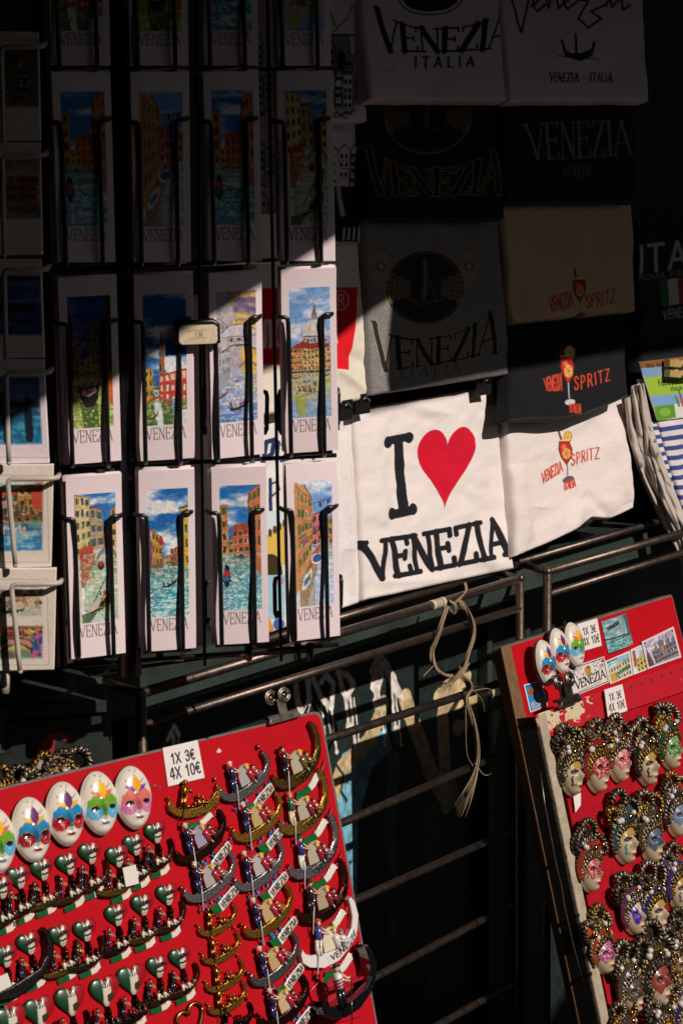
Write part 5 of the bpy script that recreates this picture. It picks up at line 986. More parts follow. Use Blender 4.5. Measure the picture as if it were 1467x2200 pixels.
# ------------------------------------------------------------------ red magnet boards
WOOD = mat('brown_board_edge', (.16, .085, .04), rough=.7, mottled=.3, mscale=60)
def redboard(key):
    return mat(key, (.47, .006, .013), rough=.6, mottled=.10, mscale=18, bump=.1, bscale=60, spec=.05)
REDM = redboard('red_board_paint'); FELT = mat('red_felt', (.40, .006, .015), rough=.9, mottled=.25, mscale=120, bump=.6, bscale=500, spec=.1)
def loc(P, u0, v0, pts, off=0.0): return [P.local(np.float64(u), np.float64(v), u0, v0, off) for u, v in pts]
def board(P, u0, v0, px, name, label, cat, th, rad=.012):
    t = thing(name, label, cat, P.M(u0, v0))
    L = loc(P, u0, v0, px); b = MB(); q = []
    n = len(L)
    for i in range(n):   # rounded corners
        a, c, d = np.array(L[i - 1]), np.array(L[i]), np.array(L[(i + 1) % n]); e0 = (a - c) / np.linalg.norm(a - c); e1 = (d - c) / np.linalg.norm(d - c)
        p0, p1 = c + e0 * rad, c + e1 * rad
        for k in range(5): s = k / 4; q.append((1 - s)**2 * p0 + 2 * s * (1 - s) * c + s * s * p1)
    b.prism(q, -th, -.0016, hx('5a4634')); b.build('panel', WOOD, t)
    C = np.mean(q, 0); q2 = [p + (C - p) / np.linalg.norm(C - p) * .0035 for p in q]
    b = MB(); b.prism(q, -.0015, -.0006, hx('6a645e')); b.build('rim', mat('grey_board_rim', (.12, .11, .10), rough=.6, mottled=.3, mscale=80), t)
    b = MB(); b.prism(q2, -.0005, 0.0, hx('c0182a')); b.build('red_face', REDM, t)
    return t
def flatcard(P, u0, v0, quad, off, name, label, cat, paint, step=1.1, th=.0012, bg=hx('e2dad4'), m=PAPER, group=None, rad=0, bulge=0, up=False):
    q = np.asarray(quad, float); c = q.mean(0)
    W = int(np.linalg.norm(q[1] - q[0]) / step) + 2; H = int(np.linalg.norm(q[3] - q[0]) / step) + 2
    if up: W, H = int(W * 1.6), int(H * 1.3)
    cv = Cv(W, H, bg, q); paint(cv); cv.speck(.05, 2, W)
    Y, X = np.mgrid[0:H, 0:W].astype(float); px = ahom(np.linalg.inv(cv.Hm), np.stack([X, Y], -1))
    M = P.M(c[0], c[1], off); s, t = X / (W - 1) - .5, Y / (H - 1) - .5
    P3 = P.hit(px[..., 0], px[..., 1], off + th); d = P3 - P.hit(c[0], c[1], off)
    Lc = np.stack([d @ P.ex, d @ P.ey, d @ P.n + bulge * (1 - 4 * s * s)], -1)
    o = grid(name, Lc, cv.a, m, skirt=np.array([0, 0, -th - bulge * 0]), M=M)
    return tag(o, label, cat, group)
def price(quad):
    (a, b_, c, d) = [np.array(p, float) for p in quad]
    f = lambda u, v: tuple((a * (1 - u) + b_ * u) * (1 - v) + (d * (1 - u) + c * u) * v)
    def p(cv):
        k = np.linalg.norm(b_ - a) / 75.
        cv.text('1X 3\u20ac', [f(.18, .2), f(.84, .2)], [f(.18, .46), f(.84, .46)], 3.2 * k, 3.2 * k, hx('25222a'), 0, .12); cv.text('4X 10\u20ac', [f(.1, .56), f(.93, .56)], [f(.1, .84), f(.93, .84)], 3.2 * k, 3.2 * k, hx('25222a'), 0, .12)
    return p
def relief(name, outf, sx, sy, zf, cv, m, parent, nr_=12, na=48, base=0.0, rim=None, M=None):
    th = np.linspace(0, 2 * math.pi, na, endpoint=False); r = np.linspace(0, 1, nr_)**.85
    ox, oy = outf(th); X = r[:, None] * ox[None]; Y = r[:, None] * oy[None]
    Z = zf(X, Y, np.repeat(r[:, None], na, 1)); P = np.stack([X * sx, Y * sy, Z], -1)
    ix = np.clip(((X + 1) / 2 * (cv.w - 1)).round().astype(int), 0, cv.w - 1); iy = np.clip(((1 - Y) / 2 * (cv.h - 1)).round().astype(int), 0, cv.h - 1)
    C = cv.a[iy, ix]
    E = P[-1:].copy(); E[..., 2] = base; rc = np.empty((1, na, 3)); rc[:] = hx(rim) if rim else hx('2a2420')
    E1 = P[-1:].copy(); E1[..., :2] *= 1.03; E1[..., 2] -= .0006
    P = np.concatenate([P, E1, E]); C = np.concatenate([C, rc, rc])
    return grid(name, P, C, m, parent, M, closed=True)
oval = lambda t: (np.cos(t) * (1 - .12 * np.clip(-np.sin(t), 0, 1)**1.5), np.sin(t))
# the magnet board on the left
lb = board(LB, 690, 1525, [(690, 1525), (-120, 1722), (60, 2330), (835, 2330)], 'magnet_board', 'red magnet board clipped to the rail, covered in gondola, heart and mask magnets', 'display board', .007)
b = MB()
for u, v, r in ((470, 1614, 7), (333, 1687, 4), (343, 1690, 3), (322, 1684, 2.5), (430, 1632, 2)):
    x, y = LB.local(np.float64(u), np.float64(v), 690, 1525); q = [(x + (.00045 * r) * math.cos(a) * rng.uniform(.5, 1.2), y + .00045 * r * math.sin(a) * rng.uniform(.5, 1.2)) for a in np.linspace(0, 5.6, 8)]
    b.prism(q, .0002, .0006, hx('d8c4b4') if r > 5 else hx('6a5a54'))
o = b.build('paper_scraps', PAPER, lb); o['kind'] = 'stuff'
qd = [(350, 1607), (425, 1590), (440, 1671), (362, 1690)]
flatcard(LB, 0, 0, qd, .0004, 'price_card', 'white price card reading 1X 3\u20ac 4X 10\u20ac beside the golden gondola on the left board', 'price card', price(qd), up=True)
def bulldog(P, u, v, s, label, rot, off=.0):
    t = thing('bulldog_clip', label, 'clip', P.M(u, v, off, rot))
    b = MB(); b.prism([(-.024, -.0005), (-.024, .0045), (-.021, .007), (.021, .007), (.024, .0045), (.024, -.0005)], .0005, .0075, hx('555555'), .0012); b.box((0, .0085, -.001), (.046, .004, .012)); b.build('jaw', CHROME, t)
    b = MB(); b.box((0, .018, .005), (.013, .022, .003)); b.box((0, .018, -.004), (.013, .022, .003)); b.build('lever', CHROME, t)
    for dx, dz in ((-.0085, -.002), (.0065, .006)):
        b = MB(); n = 22
        for rr, hw in ((.0085, .0022), (.0058, .0028)):
            b.tube([(dx + rr * math.cos(a), .032 + rr * math.sin(a), dz) for a in np.linspace(0, 2 * math.pi, n)], hw, 8)
        b.ball((dx, .032, dz), .003, sc=(1, 1, .6)); b.build('ring', CHROME, t)
    t.scale = (s, s, s); return t
bulldog(LB, 607, 1549, .88, 'worn steel bulldog clip holding the left magnet board to the rail', R(3), .0)
# painted carnival masks
def mask_cv(up, low, leaf, pet, lip):
    c = Cv(120, 170, hx('e2d8ca')); up, low, leaf, pet, lip = map(hx, (up, low, leaf, pet, lip)); K = hx('1c1618')
    c.poly([(8, 96), (20, 82), (46, 84), (60, 100), (74, 84), (100, 82), (112, 96), (112, 112), (96, 126), (76, 124), (62, 112), (58, 112), (44, 124), (24, 126), (8, 112)], low)
    for x in (30, 90): c.ell(x, 116, 17, 12, low); c.ell(x, 115, 9, 6, hx('e8dccf'), wd=1.2)
    c.poly([(10, 98), (12, 74), (22, 70), (30, 62), (52, 62), (60, 70), (68, 62), (90, 62), (98, 70), (108, 74), (110, 98), (98, 88), (80, 90), (68, 100), (64, 118), (56, 118), (52, 100), (40, 90), (22, 88)], up)
    c.poly([(60, 74), (30, 58), (24, 48), (44, 52), (56, 64)], pet); c.poly([(60, 74), (90, 58), (96, 48), (76, 52), (64, 64)], pet)
    c.poly([(60, 74), (48, 58), (46, 44), (54, 30), (60, 24), (66, 30), (74, 44), (72, 58)], leaf)
    for x0, s in ((60, 1), (60, -1)):
        c.line([(60, 24), (60 + 4 * s, 14), (60 + 10 * s, 10)], 1.3, K); c.line([(46 if s < 0 else 74, 46), (60 - 26 * s * -1, 38), (60 + 32 * s, 34)], 1.2, K)
        c.line([(60, 74), (60 + 10 * s, 80), (60 + 18 * s, 76)], 1.2, hx('7a6a50')); c.ell(60 + 27 * s, 96, 13, 6.5, K, rot=.12 * s); c.line([(60 + 14 * s, 95), (60 + 26 * s, 87), (60 + 42 * s, 93)], 1.8, hx('c8a050'))
    for k in range(14): c.ell(rng.uniform(14, 106), rng.uniform(104, 122), 1.2, 1.2, hx('d8b060'))
    c.line([(52, 124), (60, 127), (68, 124)], 1.6, hx('a89484')); c.ell(60, 137, 13, 4.2, lip); c.line([(47, 137), (60, 138.5), (73, 137)], 1.4, hx('4a1a20')); return c
def mask_z(D, sx, sy):
    def z(X, Y, r):
        d = D * (np.sqrt(np.clip(1 - r**2.2, 0, 1)) * .72 + .28)
        nose = D * .42 * np.exp(-(X / .13)**2) * np.clip(1 - abs(Y + .13) / .34, 0, 1)**.7 * (1 - np.clip((Y + .13) / .5, 0, .6))
        lips = D * .14 * np.exp(-(X / .24)**2 - ((Y + .6) / .06)**2); eye = -D * .12 * np.exp(-((abs(X) - .45) / .2)**2 - ((Y + .13) / .08)**2)
        chin = D * .12 * np.exp(-(X / .3)**2 - ((Y + .85) / .12)**2)
        return .002 + d + nose + lips + eye + chin
    return z
MK = {'A': ('2585b5', '9c2030', '6a2a68', 'e6b41e', '7c2232'), 'B': ('1f86bc', 'b81a28', '662a6c', 'e8b81e', '9c2230'), 'C': ('6aa628', '58b0d4', 'eab61c', 'e0624a', '4aa2c4'), 'D': ('e0726a', 'd674aa', 'e8a21c', '7a3c9c', 'b06072')}
protos = {}
def mask(P, u, v, kind, w, h, label, off, rot, group):
    M = P.M(u, v, off, rot); key = (kind, w)
    if key in protos: return copy_tree(protos[key], M, label)
    t = thing('carnival_mask_magnet', label, 'mask', M, group); protos[key] = t
    relief('painted_face', oval, w / 2, h / 2, mask_z(w * .36, 0, 0), mask_cv(*MK[kind]), ENAMEL, t, 26, 72, 0, '3a2a1c'); return t
g1 = 'painted oval mask magnets on the left board'
for u, v, k, lab in ((-14, 1806, 'C', 'green and light blue oval mask magnet, cut off by the left photo edge'), (62, 1783, 'A', 'blue and dark red oval mask magnet, second from the left edge'), (134, 1749, 'B', 'blue and bright red oval mask magnet in the middle of the top row'), (207, 1726, 'C', 'green and light blue oval mask magnet beside the pink one'), (280, 1714, 'D', 'coral and pink oval mask magnet with a purple forehead')):
    mask(LB, u, v, k, .043, .0655, lab, 0, R(-3), g1)
# gondola magnets -------------------------------------------------
def person(b, x, y, h, z, cols, lean=0.0, oar=None, seat=False):
    """tiny standing or seated figurine in relief; cols = legs, torso, skin, hat"""
    lg, to, sk, ht = cols; k = h
    if not seat:
        for s in (-1, 1): b.tube([(x + s * .05 * k, y, z), (x + s * .06 * k, y + .22 * k, z), (x + s * .045 * k + lean * .2 * k, y + .45 * k, z)], [.05 * k, .06 * k, .075 * k], 7, lg)
    b0 = y + (.44 * k if not seat else 0)
    b.tube([(x + lean * .2 * k, b0, z), (x + lean * .35 * k, b0 + .16 * k, z), (x + lean * .5 * k, b0 + .32 * k, z), (x + lean * .55 * k, b0 + .38 * k, z)], [.09 * k, .1 * k, .115 * k, .05 * k], 8, to)
    hx_, hy = x + lean * .62 * k, b0 + .47 * k
    b.ball((hx_, hy, z + .005 * k), .085 * k, sk, 8, 6, (.9, 1.1, .9)); b.ball((hx_, hy + .06 * k, z), .1 * k, ht, 9, 5, (1.25, .35, 1.25)); b.ball((hx_, hy + .09 * k, z), .075 * k, ht, 8, 5, (1, .6, 1))
    for s in (-1, 1):
        b.tube([(x + lean * .5 * k + s * .1 * k, b0 + .31 * k, z), (x + lean * .5 * k + .14 * k + s * .06 * k, b0 + .18 * k, z + .07 * k), (x + lean * .5 * k + .26 * k, b0 + .14 * k + s * .05 * k, z + .09 * k)], [.04 * k, .034 * k, .028 * k], 6, sk if not seat else to)
HULL_BIG = [(-.02, .2), (-.015, .08), (.08, -.01), (.3, -.085), (.55, -.05), (.78, .09), (.93, .27), (1.0, .48), (.985, .68), (.94, .77), (.89, .74), (.90, .62), (.895, .48), (.84, .33), (.72, .2), (.52, .165), (.3, .135), (.13, .15), (.05, .2), (.02, .27)]
HULL_MID = [(-.03, .3), (-.06, .22), (-.04, .1), (.06, .0), (.25, -.085), (.5, -.075), (.74, .015), (.9, .17), (.965, .34), (.95, .5), (.905, .56), (.87, .5), (.885, .4), (.87, .29), (.78, .19), (.6, .145), (.4, .11), (.2, .115), (.08, .16), (.04, .24), (.02, .32)]
HULL_MID = [(x * 1.04, y * .82) for x, y in HULL_MID]; HULL_BIG = [(x, y * .92) for x, y in HULL_BIG]
FIG = (hx('262d58'), hx('1f2546'), hx('d8b094'), hx('d9cdb4')); ALLG = lambda c: (c, c, c, c)
def banner_patch(parent, name, L, pts_t, pts_b, text, cols, ink, z, m=ENAMEL, n=(64, 16), th=1.6):
    W, H = n; cv = Cv(W, H, cols[0] if not callable(cols) else (1, 1, 1))
    if callable(cols): cols(cv)
    if text: cv.text(text, [(W * .1, H * .15), (W * .92, H * .15)], [(W * .1, H * .85), (W * .92, H * .85)], th, th * .8, ink, 0, .22)
    s = np.linspace(0, 1, W); T = np.stack([np.interp(s, np.linspace(0, 1, len(pts_t)), [p[i] for p in pts_t]) for i in (0, 1)], -1); B_ = np.stack([np.interp(s, np.linspace(0, 1, len(pts_b)), [p[i] for p in pts_b]) for i in (0, 1)], -1)
    v = np.linspace(0, 1, H)[:, None, None]; XY = (T[None] * (1 - v) + B_[None] * v) * L
    P = np.concatenate([XY, np.full(XY.shape[:2] + (1,), z * L)], -1); return grid(name, P, cv.a, m, parent, skirt=np.array([0, 0, -.03 * L]))
def gondola_magnet(kind, L, hull, fig, label, M, group, hm=METAL, pax='9c2a34', sheet='cfc4b8', seed=1):
    t = thing('gondola_magnet', label, 'gondola magnet', M, group); r = random.Random(seed); hc = hx(hull); dk = tuple(x * .45 for x in hc)
    HP = HULL_BIG if kind in ('big', 'white') else HULL_MID; S_ = lambda P: [((x - .5) * L, y * L) for x, y in P]
    b = MB(); b.prism(S_(HP), .0, .10 * L, hc, .014 * L)
    if kind != 'white':
        n = 13
        for k in range(n):       # beaded gunwale
            s = (k + 1) / (n + 1); x = .1 + .72 * s; y = .12 + .02 * s + .17 * max(0, s - .55)**1.5 * 2.4; b.ball(((x - .5) * L, y * L, .098 * L), .015 * L, hc, 7, 5)
    if kind in ('big', 'white'):
        for k in range(5): b.prism(S_([(.985, .42 + k * .045), (1.025, .43 + k * .045), (1.025, .445 + k * .045), (.985, .445 + k * .045)]), .02 * L, .06 * L, dk)
    else:
        for k in range(9): b.ball(((.14 + .08 * k - .5) * L, (-.055 - .02 * math.sin(k) + max(0, k - 5) * .02) * L, .05 * L), .016 * L, hc, 7, 5)
        b.ball(((-.03 - .5) * L, .3 * L, .05 * L), .035 * L, hc, 8, 6); b.ball(((.92 - .5) * L, .53 * L, .05 * L), .03 * L, hc, 8, 6, (1, 1.4, 1))
    for k in range(6): b.ball(((.34 + .075 * k - .5) * L, (.1 + r.uniform(0, .06)) * L, .06 * L), r.uniform(.022, .04) * L, hc if kind != 'white' else hx('ddd6d4'), 8, 6, (1.2, 1, 1))
    b.build('hull', hm, t)
    fm = hm if fig == 'metal' else ENAMEL; fc = ALLG(hc) if fig == 'metal' else fig
    b = MB(); person(b, (-.28 if kind != 'white' else -.24) * L, .1 * L, .46 * L, .11 * L, fc, .25); b.build('gondolier_figure', fm, t)
    b = MB(); x0 = -.22 * L
    b.tube([(x0 + .04 * L, .42 * L, .15 * L), (x0 - .02 * L, .2 * L, .13 * L), (x0 - .13 * L, -.17 * L, .10 * L)], .011 * L, 6, ridge=(2 * math.pi / (.07 * L), .05, 1, 0), cols=(hx('e6dcd8'), hx('8a2a30')) if fig != 'metal' else (hc, hc)); b.build('oar', fm, t)
    b = MB()
    if fig != 'metal':
        b.prism([((x - .5) * L, y * L) for x, y in ((.32, .12), (.33, .28), (.40, .41), (.5, .43), (.53, .3), (.5, .12))], .08 * L, .14 * L, hx(sheet), .008 * L)
        person(b, .06 * L, .13 * L, .5 * L, .14 * L, (hx(pax), hx(pax), hx('e0b898'), hx('e0b82c')), -.1, seat=True); person(b, .19 * L, .12 * L, .4 * L, .13 * L, (hc, hc, hx('caa080'), dk), -.2, seat=True)
        b.tube([(.0, .22 * L, .13 * L), (.07 * L, .16 * L, .14 * L), (.1 * L, .08 * L, .13 * L)], .016 * L, 6, hx('e6ddd6'))
    else:
        person(b, .02 * L, .1 * L, .36 * L, .09 * L, fc, .1, seat=True); person(b, .14 * L, .1 * L, .32 * L, .09 * L, fc, -.1, seat=True)
        for k in range(10): b.ball(((-.1 + .06 * k) * L, (.1 + r.uniform(0, .12)) * L, .1 * L), r.uniform(.015, .028) * L, hc, 7, 5)
    b.build('passenger_figures', fm, t)
    W_, G_, R_ = hx('e2d8cc'), hx('14602f'), hx('b01826')
    if kind == 'mid':
        b = MB()
        for k in range(16):
            x = r.uniform(.1, .95); y = -.1 - .06 * r.random() + .16 * max(0, x - .5); a = r.uniform(0, 6); s = r.uniform(.018, .035)
            b.prism([((x - .5 + s * math.cos(a + i * 2.1)) * L, (y + s * math.sin(a + i * 2.1)) * L) for i in range(3)], .0, .05 * L, hx(r.choice(['2a78b4', '3a90c4', '1f6098'])))
        b.build('water', ENAMEL, t)
        def cc(c): c.a[:, :16] = G_; c.a[:, 16:52] = W_; c.a[:, 52:] = R_; c.text('VENEZIA', [(19, 3), (49, 3)], [(19, 13), (49, 13)], 1.7, 1.4, hx('2a2428'), 0, .25)
        banner_patch(t, 'banner', L, [(-.22, -.17), (-.05, -.19), (.1, -.13), (.34, -.06), (.44, -.07)], [(-.18, -.31), (-.03, -.33), (.12, -.27), (.36, -.19), (.44, -.13)], None, cc, None, .075)
    if kind in ('big', 'white', 'small_flag'):
        def fl(c): c.a[:, :26] = G_; c.a[:, 26:48] = W_; c.a[:, 48:] = R_; c.a[:2] *= .75; c.a[-2:] *= .75
        banner_patch(t, 'flag', L, [(-.22, -.22), (-.16, -.14), (.0, -.16), (.12, -.1), (.26, .0), (.32, -.04), (.48, .1)], [(-.2, -.34), (-.13, -.24), (.02, -.25), (.16, -.2), (.3, -.1), (.36, -.1), (.48, .0)], None, fl, None, .05)
        ink = hx('1a1614') if kind != 'small_flag' else dk
        b2 = banner_patch(t, 'lettering', L, [(-.14, .06), (.06, .1), (.3, .22), (.4, .34)], [(-.12, -.02), (.06, .0), (.29, .1), (.4, .2)], 'VENEZIA' if kind != 'small_flag' else None, [hc], ink, (.104), hm, th=2.2 if kind == 'white' else 1.7)
    return t
GB = 'large gondola magnets down the right side of the left board'
big = [(646, 1672, 'big', '6a5628', (hx('1c1a18'), hx('28221c'), hx('d0a888'), hx('241c14')), 'dark bronze gondola magnet with green and white flag, topmost at the board corner'), (660, 1772, 'big', 'a47a38', (hx('d8c8a0'), hx('2a6a4a'), hx('d8b090'), hx('c09038')), 'gold gondola magnet with green and white flag, second down the right edge'), (680, 1868, 'big', '8f8a8a', (hx('ded6d0'), hx('2c3a78'), hx('d8b090'), hx('2a4a6a')), 'silver gondola magnet with green and white flag, third down the right edge'), (699, 1965, 'big', '4a2a22', (hx('1c1a20'), hx('22222c'), hx('d0a080'), hx('2a2224')), 'copper brown gondola magnet with green and white flag on the right edge')]
for i, (u, v, k, hc, fg, lab) in enumerate(big): gondola_magnet(k, .077, hc, fg, lab, LB.M(u, v, .0005, R(11 - 2 * i)), GB, sheet='b0a48e' if i != 3 else 'a8967c', pax='6a5a30' if i == 0 else '8a2a34', seed=i)
gondola_magnet('white', .084, 'ddd5d3', (hx('e0d6cc'), hx('3a4f9c'), hx('dcb494'), hx('c8423c')), 'white ceramic gondola magnet with black VENEZIA lettering', LB.M(712, 2058, .0005, R(2)), GB, hm=ENAMEL, pax='d8d0cc', sheet='d8ccb0')
GM = 'gondola magnets with VENEZIA banners on the left board'
mid = [(535, 1697, '7d7876', 'silver gondola magnet with VENEZIA banner, highest of the banner column', 'a8a0a0'), (562, 1784, 'a87a34', 'gold gondola magnet with VENEZIA banner and a beige hood, upper one', 'b89c70'), (443, 1826, '38221c', 'dark brown gondola magnet with VENEZIA banner beside the short gold gondola', '9a90a8'), (566, 1888, '8a8686', 'silver gondola magnet with VENEZIA banner between the two gold ones', 'b0a8a8'), (460, 1913, '8a8584', 'silver gondola magnet with VENEZIA banner left in the group', 'a8a0a0'), (586, 1986, 'a07430', 'gold gondola magnet with VENEZIA banner and a beige hood, lower one', 'b89c70'), (600, 2088, '7a7472', 'silver gondola magnet with VENEZIA banner and a tan hood, lowest silver one', 'b89a6a'), (620, 2180, '3a241e', 'dark brown gondola magnet with VENEZIA banner at the bottom photo edge', 'c0a880')]
for i, (u, v, hc, lab, sh_) in enumerate(mid): gondola_magnet('mid', .071, hc, FIG, lab, LB.M(u, v, .0005, R(14 + rng.uniform(-4, 4))), GM, sheet=sh_, pax='a82a3c', seed=20 + i)
gondola_magnet('small_flag', .064, 'a87c34', 'metal', 'all-gold ornate gondola magnet just below the white price card', LB.M(419, 1747, .0005, R(-6)), GM, seed=40)
# small all-gold gondolas
proto = None; GSM = 'small all-gold gondola magnets'
for i, (u, v) in enumerate(((472, 1998), (480, 2058), (488, 2118), (493, 2166))):
    lab = ('topmost of the four small all-gold gondola magnets', 'second from the top of the four small all-gold gondola magnets', 'third from the top of the four small all-gold gondola magnets', 'lowest of the four small all-gold gondola magnets')[i]
    M = LB.M(u, v, .0005, R(6))
    proto_new = gondola_magnet('plain', .050, 'a07430', 'metal', lab, M, GSM, seed=51) if proto is None else copy_tree(proto, M, lab)
    proto = proto or proto_new
gondola_magnet('plain', .05, '2e1c1a', 'metal', 'small dark gondola magnet below the small gold ones, cut by the photo edge', LB.M(508, 2212, .0005, R(6)), GSM, seed=52)
# black plastic gondola with a striped gondolier on a red sled
t = thing('plastic_gondola', 'glossy black plastic gondola with a striped gondolier at the lower right corner', 'gondola', LB.M(733, 2160, .0, R(6)))
L = .082; b = MB(); b.prism([((x - .5) * L, y * L) for x, y in HULL_BIG], .004, .03, hx('121214'), .002); b.build('hull', mat('black_gloss', (.006, .006, .007), rough=.12, coat=.6), t)
b = MB(); b.prism([(-.034, -.012), (-.038, .03), (-.03, .034), (.03, .05), (.04, .05), (.036, .0), (.02, -.02)], .0005, .004, hx('b8182a'), .001); b.box((.0, .024, .012), (.05, .003, .016), hx('b01426')); b.build('red_backing', ENAMEL, t)
b = MB(); b.prism([((x - .5) * L, y * L) for x, y in ((.3, .1), (.52, .13), (.7, .22), (.72, .26), (.5, .19), (.3, .15))], .03, .033, hx('6a2028')); b.build('seat_cloth', ENAMEL, t)
fg = MB(); person(fg, -.019, .006, .048, .034, (hx('16161a'), hx('e2dcd8'), hx('d8a888'), hx('2a2024')), .1)
for k in range(4): fg.tube([(-.0185 + .0045 * math.cos(a), .0285 + k * .0032, .034 + .0062 * math.sin(a)) for a in np.linspace(0, 2 * math.pi, 14)], .0009, 5, hx('8a2a34'))
fg.build('gondolier_figure', ENAMEL, t)
b = MB(); b.tube([(-.008, .035, .045), (-.02, -.005, .045), (-.03, -.03, .04)], .0008, 6, hx('2a1c14')); b.build('oar', ENAMEL, t)
# hearts in Italian colours, each with a little gondola hung below it
def heart_out(th):
    u = math.pi / 2 - th; x = np.sin(u)**3; y = (13 * np.cos(u) - 5 * np.cos(2 * u) - 2 * np.cos(3 * u) - np.cos(4 * u)) / 16.5
    return x, y
def heart_cv(bigk):
    c = Cv(72, 72, hx('98121f')); c.rect(0, 0, 29, 72, hx('0d4022')); c.rect(27, 0, 47, 72, hx('cfc5b6')); K = hx('1e1816')
    if bigk:
        c.text('ali', [(27, 18), (48, 15)], [(27, 30), (48, 27)], 2.2, 1.8, K, 0, .1); c.poly([(36, 44), (50, 40), (56, 50), (46, 58), (36, 56)], hx('3a3020')); c.ell(44, 62, 5, 7, K, wd=1.6)
    else:
        c.line([(30, 20), (36, 18)], 1, hx('8a8078')); c.poly([(15, 37), (26, 32), (28, 27), (46, 24), (49, 28), (60, 28), (58, 33), (40, 37), (22, 41)], K)
        c.ell(33, 48, 6, 2.6, K, rot=.3); c.ell(42, 47, 6, 2.6, K, rot=-.3); c.line([(31, 56), (44, 55)], 1.6, hx('6a5a54')); c.line([(33, 61), (42, 60)], 1.2, hx('8a7a70'))
    return c
hz = lambda D: (lambda X, Y, r: .0015 + D * np.sqrt(np.clip(1 - r**2, 0, 1)) * .8 + D * .2)
GH_ = 'heart magnets in Italian colours with hatted faces'
pr = {}
ORD = ['first', 'second', 'third', 'fourth', 'fifth', 'sixth', 'seventh', 'eighth']
def heart(u, v, bigk, hull, label, rot, dx=0.0, white=False):
    key = (bigk, hull, white); M = LB.M(u, v, .001, rot)
    if key in pr: return copy_tree(pr[key], M, label)
    t = thing('heart_magnet', label, 'heart magnet', M, GH_ if not bigk else 'large Italia heart magnets'); pr[key] = t; r = random.Random(str(key)); hc = hx(hull)
    w = .0132 if not bigk else .0172
    relief('heart', heart_out, w, w * 1.12, hz(.004), heart_cv(bigk), mat('heart_enamel', rough=.32, coat=.15), t, 22, 72, 0, '3a2c1c')
    b = MB(); y0 = -w * 1.1
    b.tube([(0, y0 + .003, .003), (.0008, y0 - .004, .004), (-.001, y0 - .012, .004)], [.0016, .0024, .002], 7, hc); b.ball((.0, y0 - .003, .005), .0028, hc); b.ball((-.001, y0 - .008, .005), .0022, hc); b.build('stem', METAL, t)
    L = .05; yy = y0 - .023; b = MB()
    b.prism([((x - .62) * L, yy + y * L * .8) for x, y in HULL_BIG], .0, .006, hc, .0014)
    for k in range(8): b.ball((-.022 + k * .0045, yy + .005 + r.uniform(0, .004), .006), r.uniform(.0012, .0022), hc, 7, 5)
    b.build('hull', METAL, t)
    dkc = tuple(x * .7 for x in hc)
    b = MB(); person(b, -.018, yy + .006, .021, .007, (hx('23243a'), hx('3a2a24'), hx('b88a68'), hx('241c1a')), .3); person(b, -.007, yy + .004, .018, .007, (dkc, hx('d8cdb8') if not bigk else dkc, hx('8a6a54'), hx('241a18')), .1, seat=True)
    person(b, .002, yy + .005, .016, .007, (dkc, hx('d8cdb8') if not bigk else dkc, hx('7a5a44'), hx('2a1c18')), -.1, seat=True); person(b, .008, yy + .006, .014, .007, (dkc, hx('5a2a24'), hx('7a5a44'), hx('241a18')), -.1, seat=True); b.build('passenger_figures', ENAMEL, t)
    def fl(c): c.a[:, :22] = hx('12582e'); c.a[:, 22:46] = hx('dcd2c4'); c.a[:, 46:] = hx('a01624'); c.a[:2] *= .8
    banner_patch(t, 'flag', L, [(-.3, yy / L - .1), (-.1, yy / L - .07), (.08, yy / L - .03), (.2, yy / L + .06), (.3, yy / L + .1)], [(-.3, yy / L - .2), (-.1, yy / L - .19), (.1, yy / L - .15), (.22, yy / L - .06), (.3, yy / L + .02)], None, fl, None, .04)
    if white:
        b = MB(); b.box((-.016, yy + .008, .010), (.016, .02, .001), hx('ddd4cc')); b.build('paper_tag', PAPER, t)
    return t
rows_ = [('top', [(2, 1906), (40, 1884), (90, 1867), (145, 1855), (193, 1832), (251, 1839), (288, 1814), (333, 1788)]), ('middle', [(11, 2053), (61, 2026), (129, 2009), (182, 1998), (249, 1965), (305, 1943), (358, 1921)])]
HC = ['4a3420', '5a4a24', '352420', '3a3028', '6a5a2a', '4a2c22']
for nm, pts in rows_:
    for i, (u, v) in enumerate(pts):
        lab = f'tricolour heart magnet with hatted face, {ORD[i]} from left in the {nm} heart row'
        heart(u, v, False, HC[(i * 5 + len(nm)) % 6], lab, R(rng.uniform(-6, 6)), white=(nm == 'top' and i == 6))
for (u, v), lab in (((338, 2076), 'tricolour heart magnet with hatted face, first one right of the big hearts'), ((386, 2057), 'tricolour heart magnet with hatted face, second one right of the big hearts')): heart(u, v, False, '4a3420', lab, R(rng.uniform(-5, 5)))
for i, (u, v) in enumerate(((22, 2192), (84, 2172), (150, 2148), (224, 2128), (282, 2103))): heart(u, v, True, '2e211a', f'large tricolour heart magnet with Italia lettering, {ORD[i]} from the left in the bottom row', R(-2))
t = thing('heart_ring', 'open brass heart outline ring lying at the bottom edge of the left board', 'keyring', LB.M(411, 2190, .003, R(20)))
b = MB(); a = np.linspace(0, 2 * math.pi, 40); x, y = heart_out(a); b.tube(np.stack([x * .017, y * .018, 0 * x], -1), .0022, 8); b.build('brass_outline', mat('brass', (.28, .18, .05), rough=.3, metal=1), t)
t = thing('gondola_magnet', 'large grey pewter gondola magnet lying across the left photo edge', 'gondola magnet', LB.M(55, 2120, .004, R(10)), GM)
b = MB(); L = .085; b.prism([((x - .5) * L, y * L * .8) for x, y in HULL_BIG], 0, .008, hx('34302e'), .002); b.build('hull', METAL, t)
b = MB(); b.box((-.028, .016, .008), (.022, .014, .002), hx('d8cfc4')); b.build('paper_tag', PAPER, t)
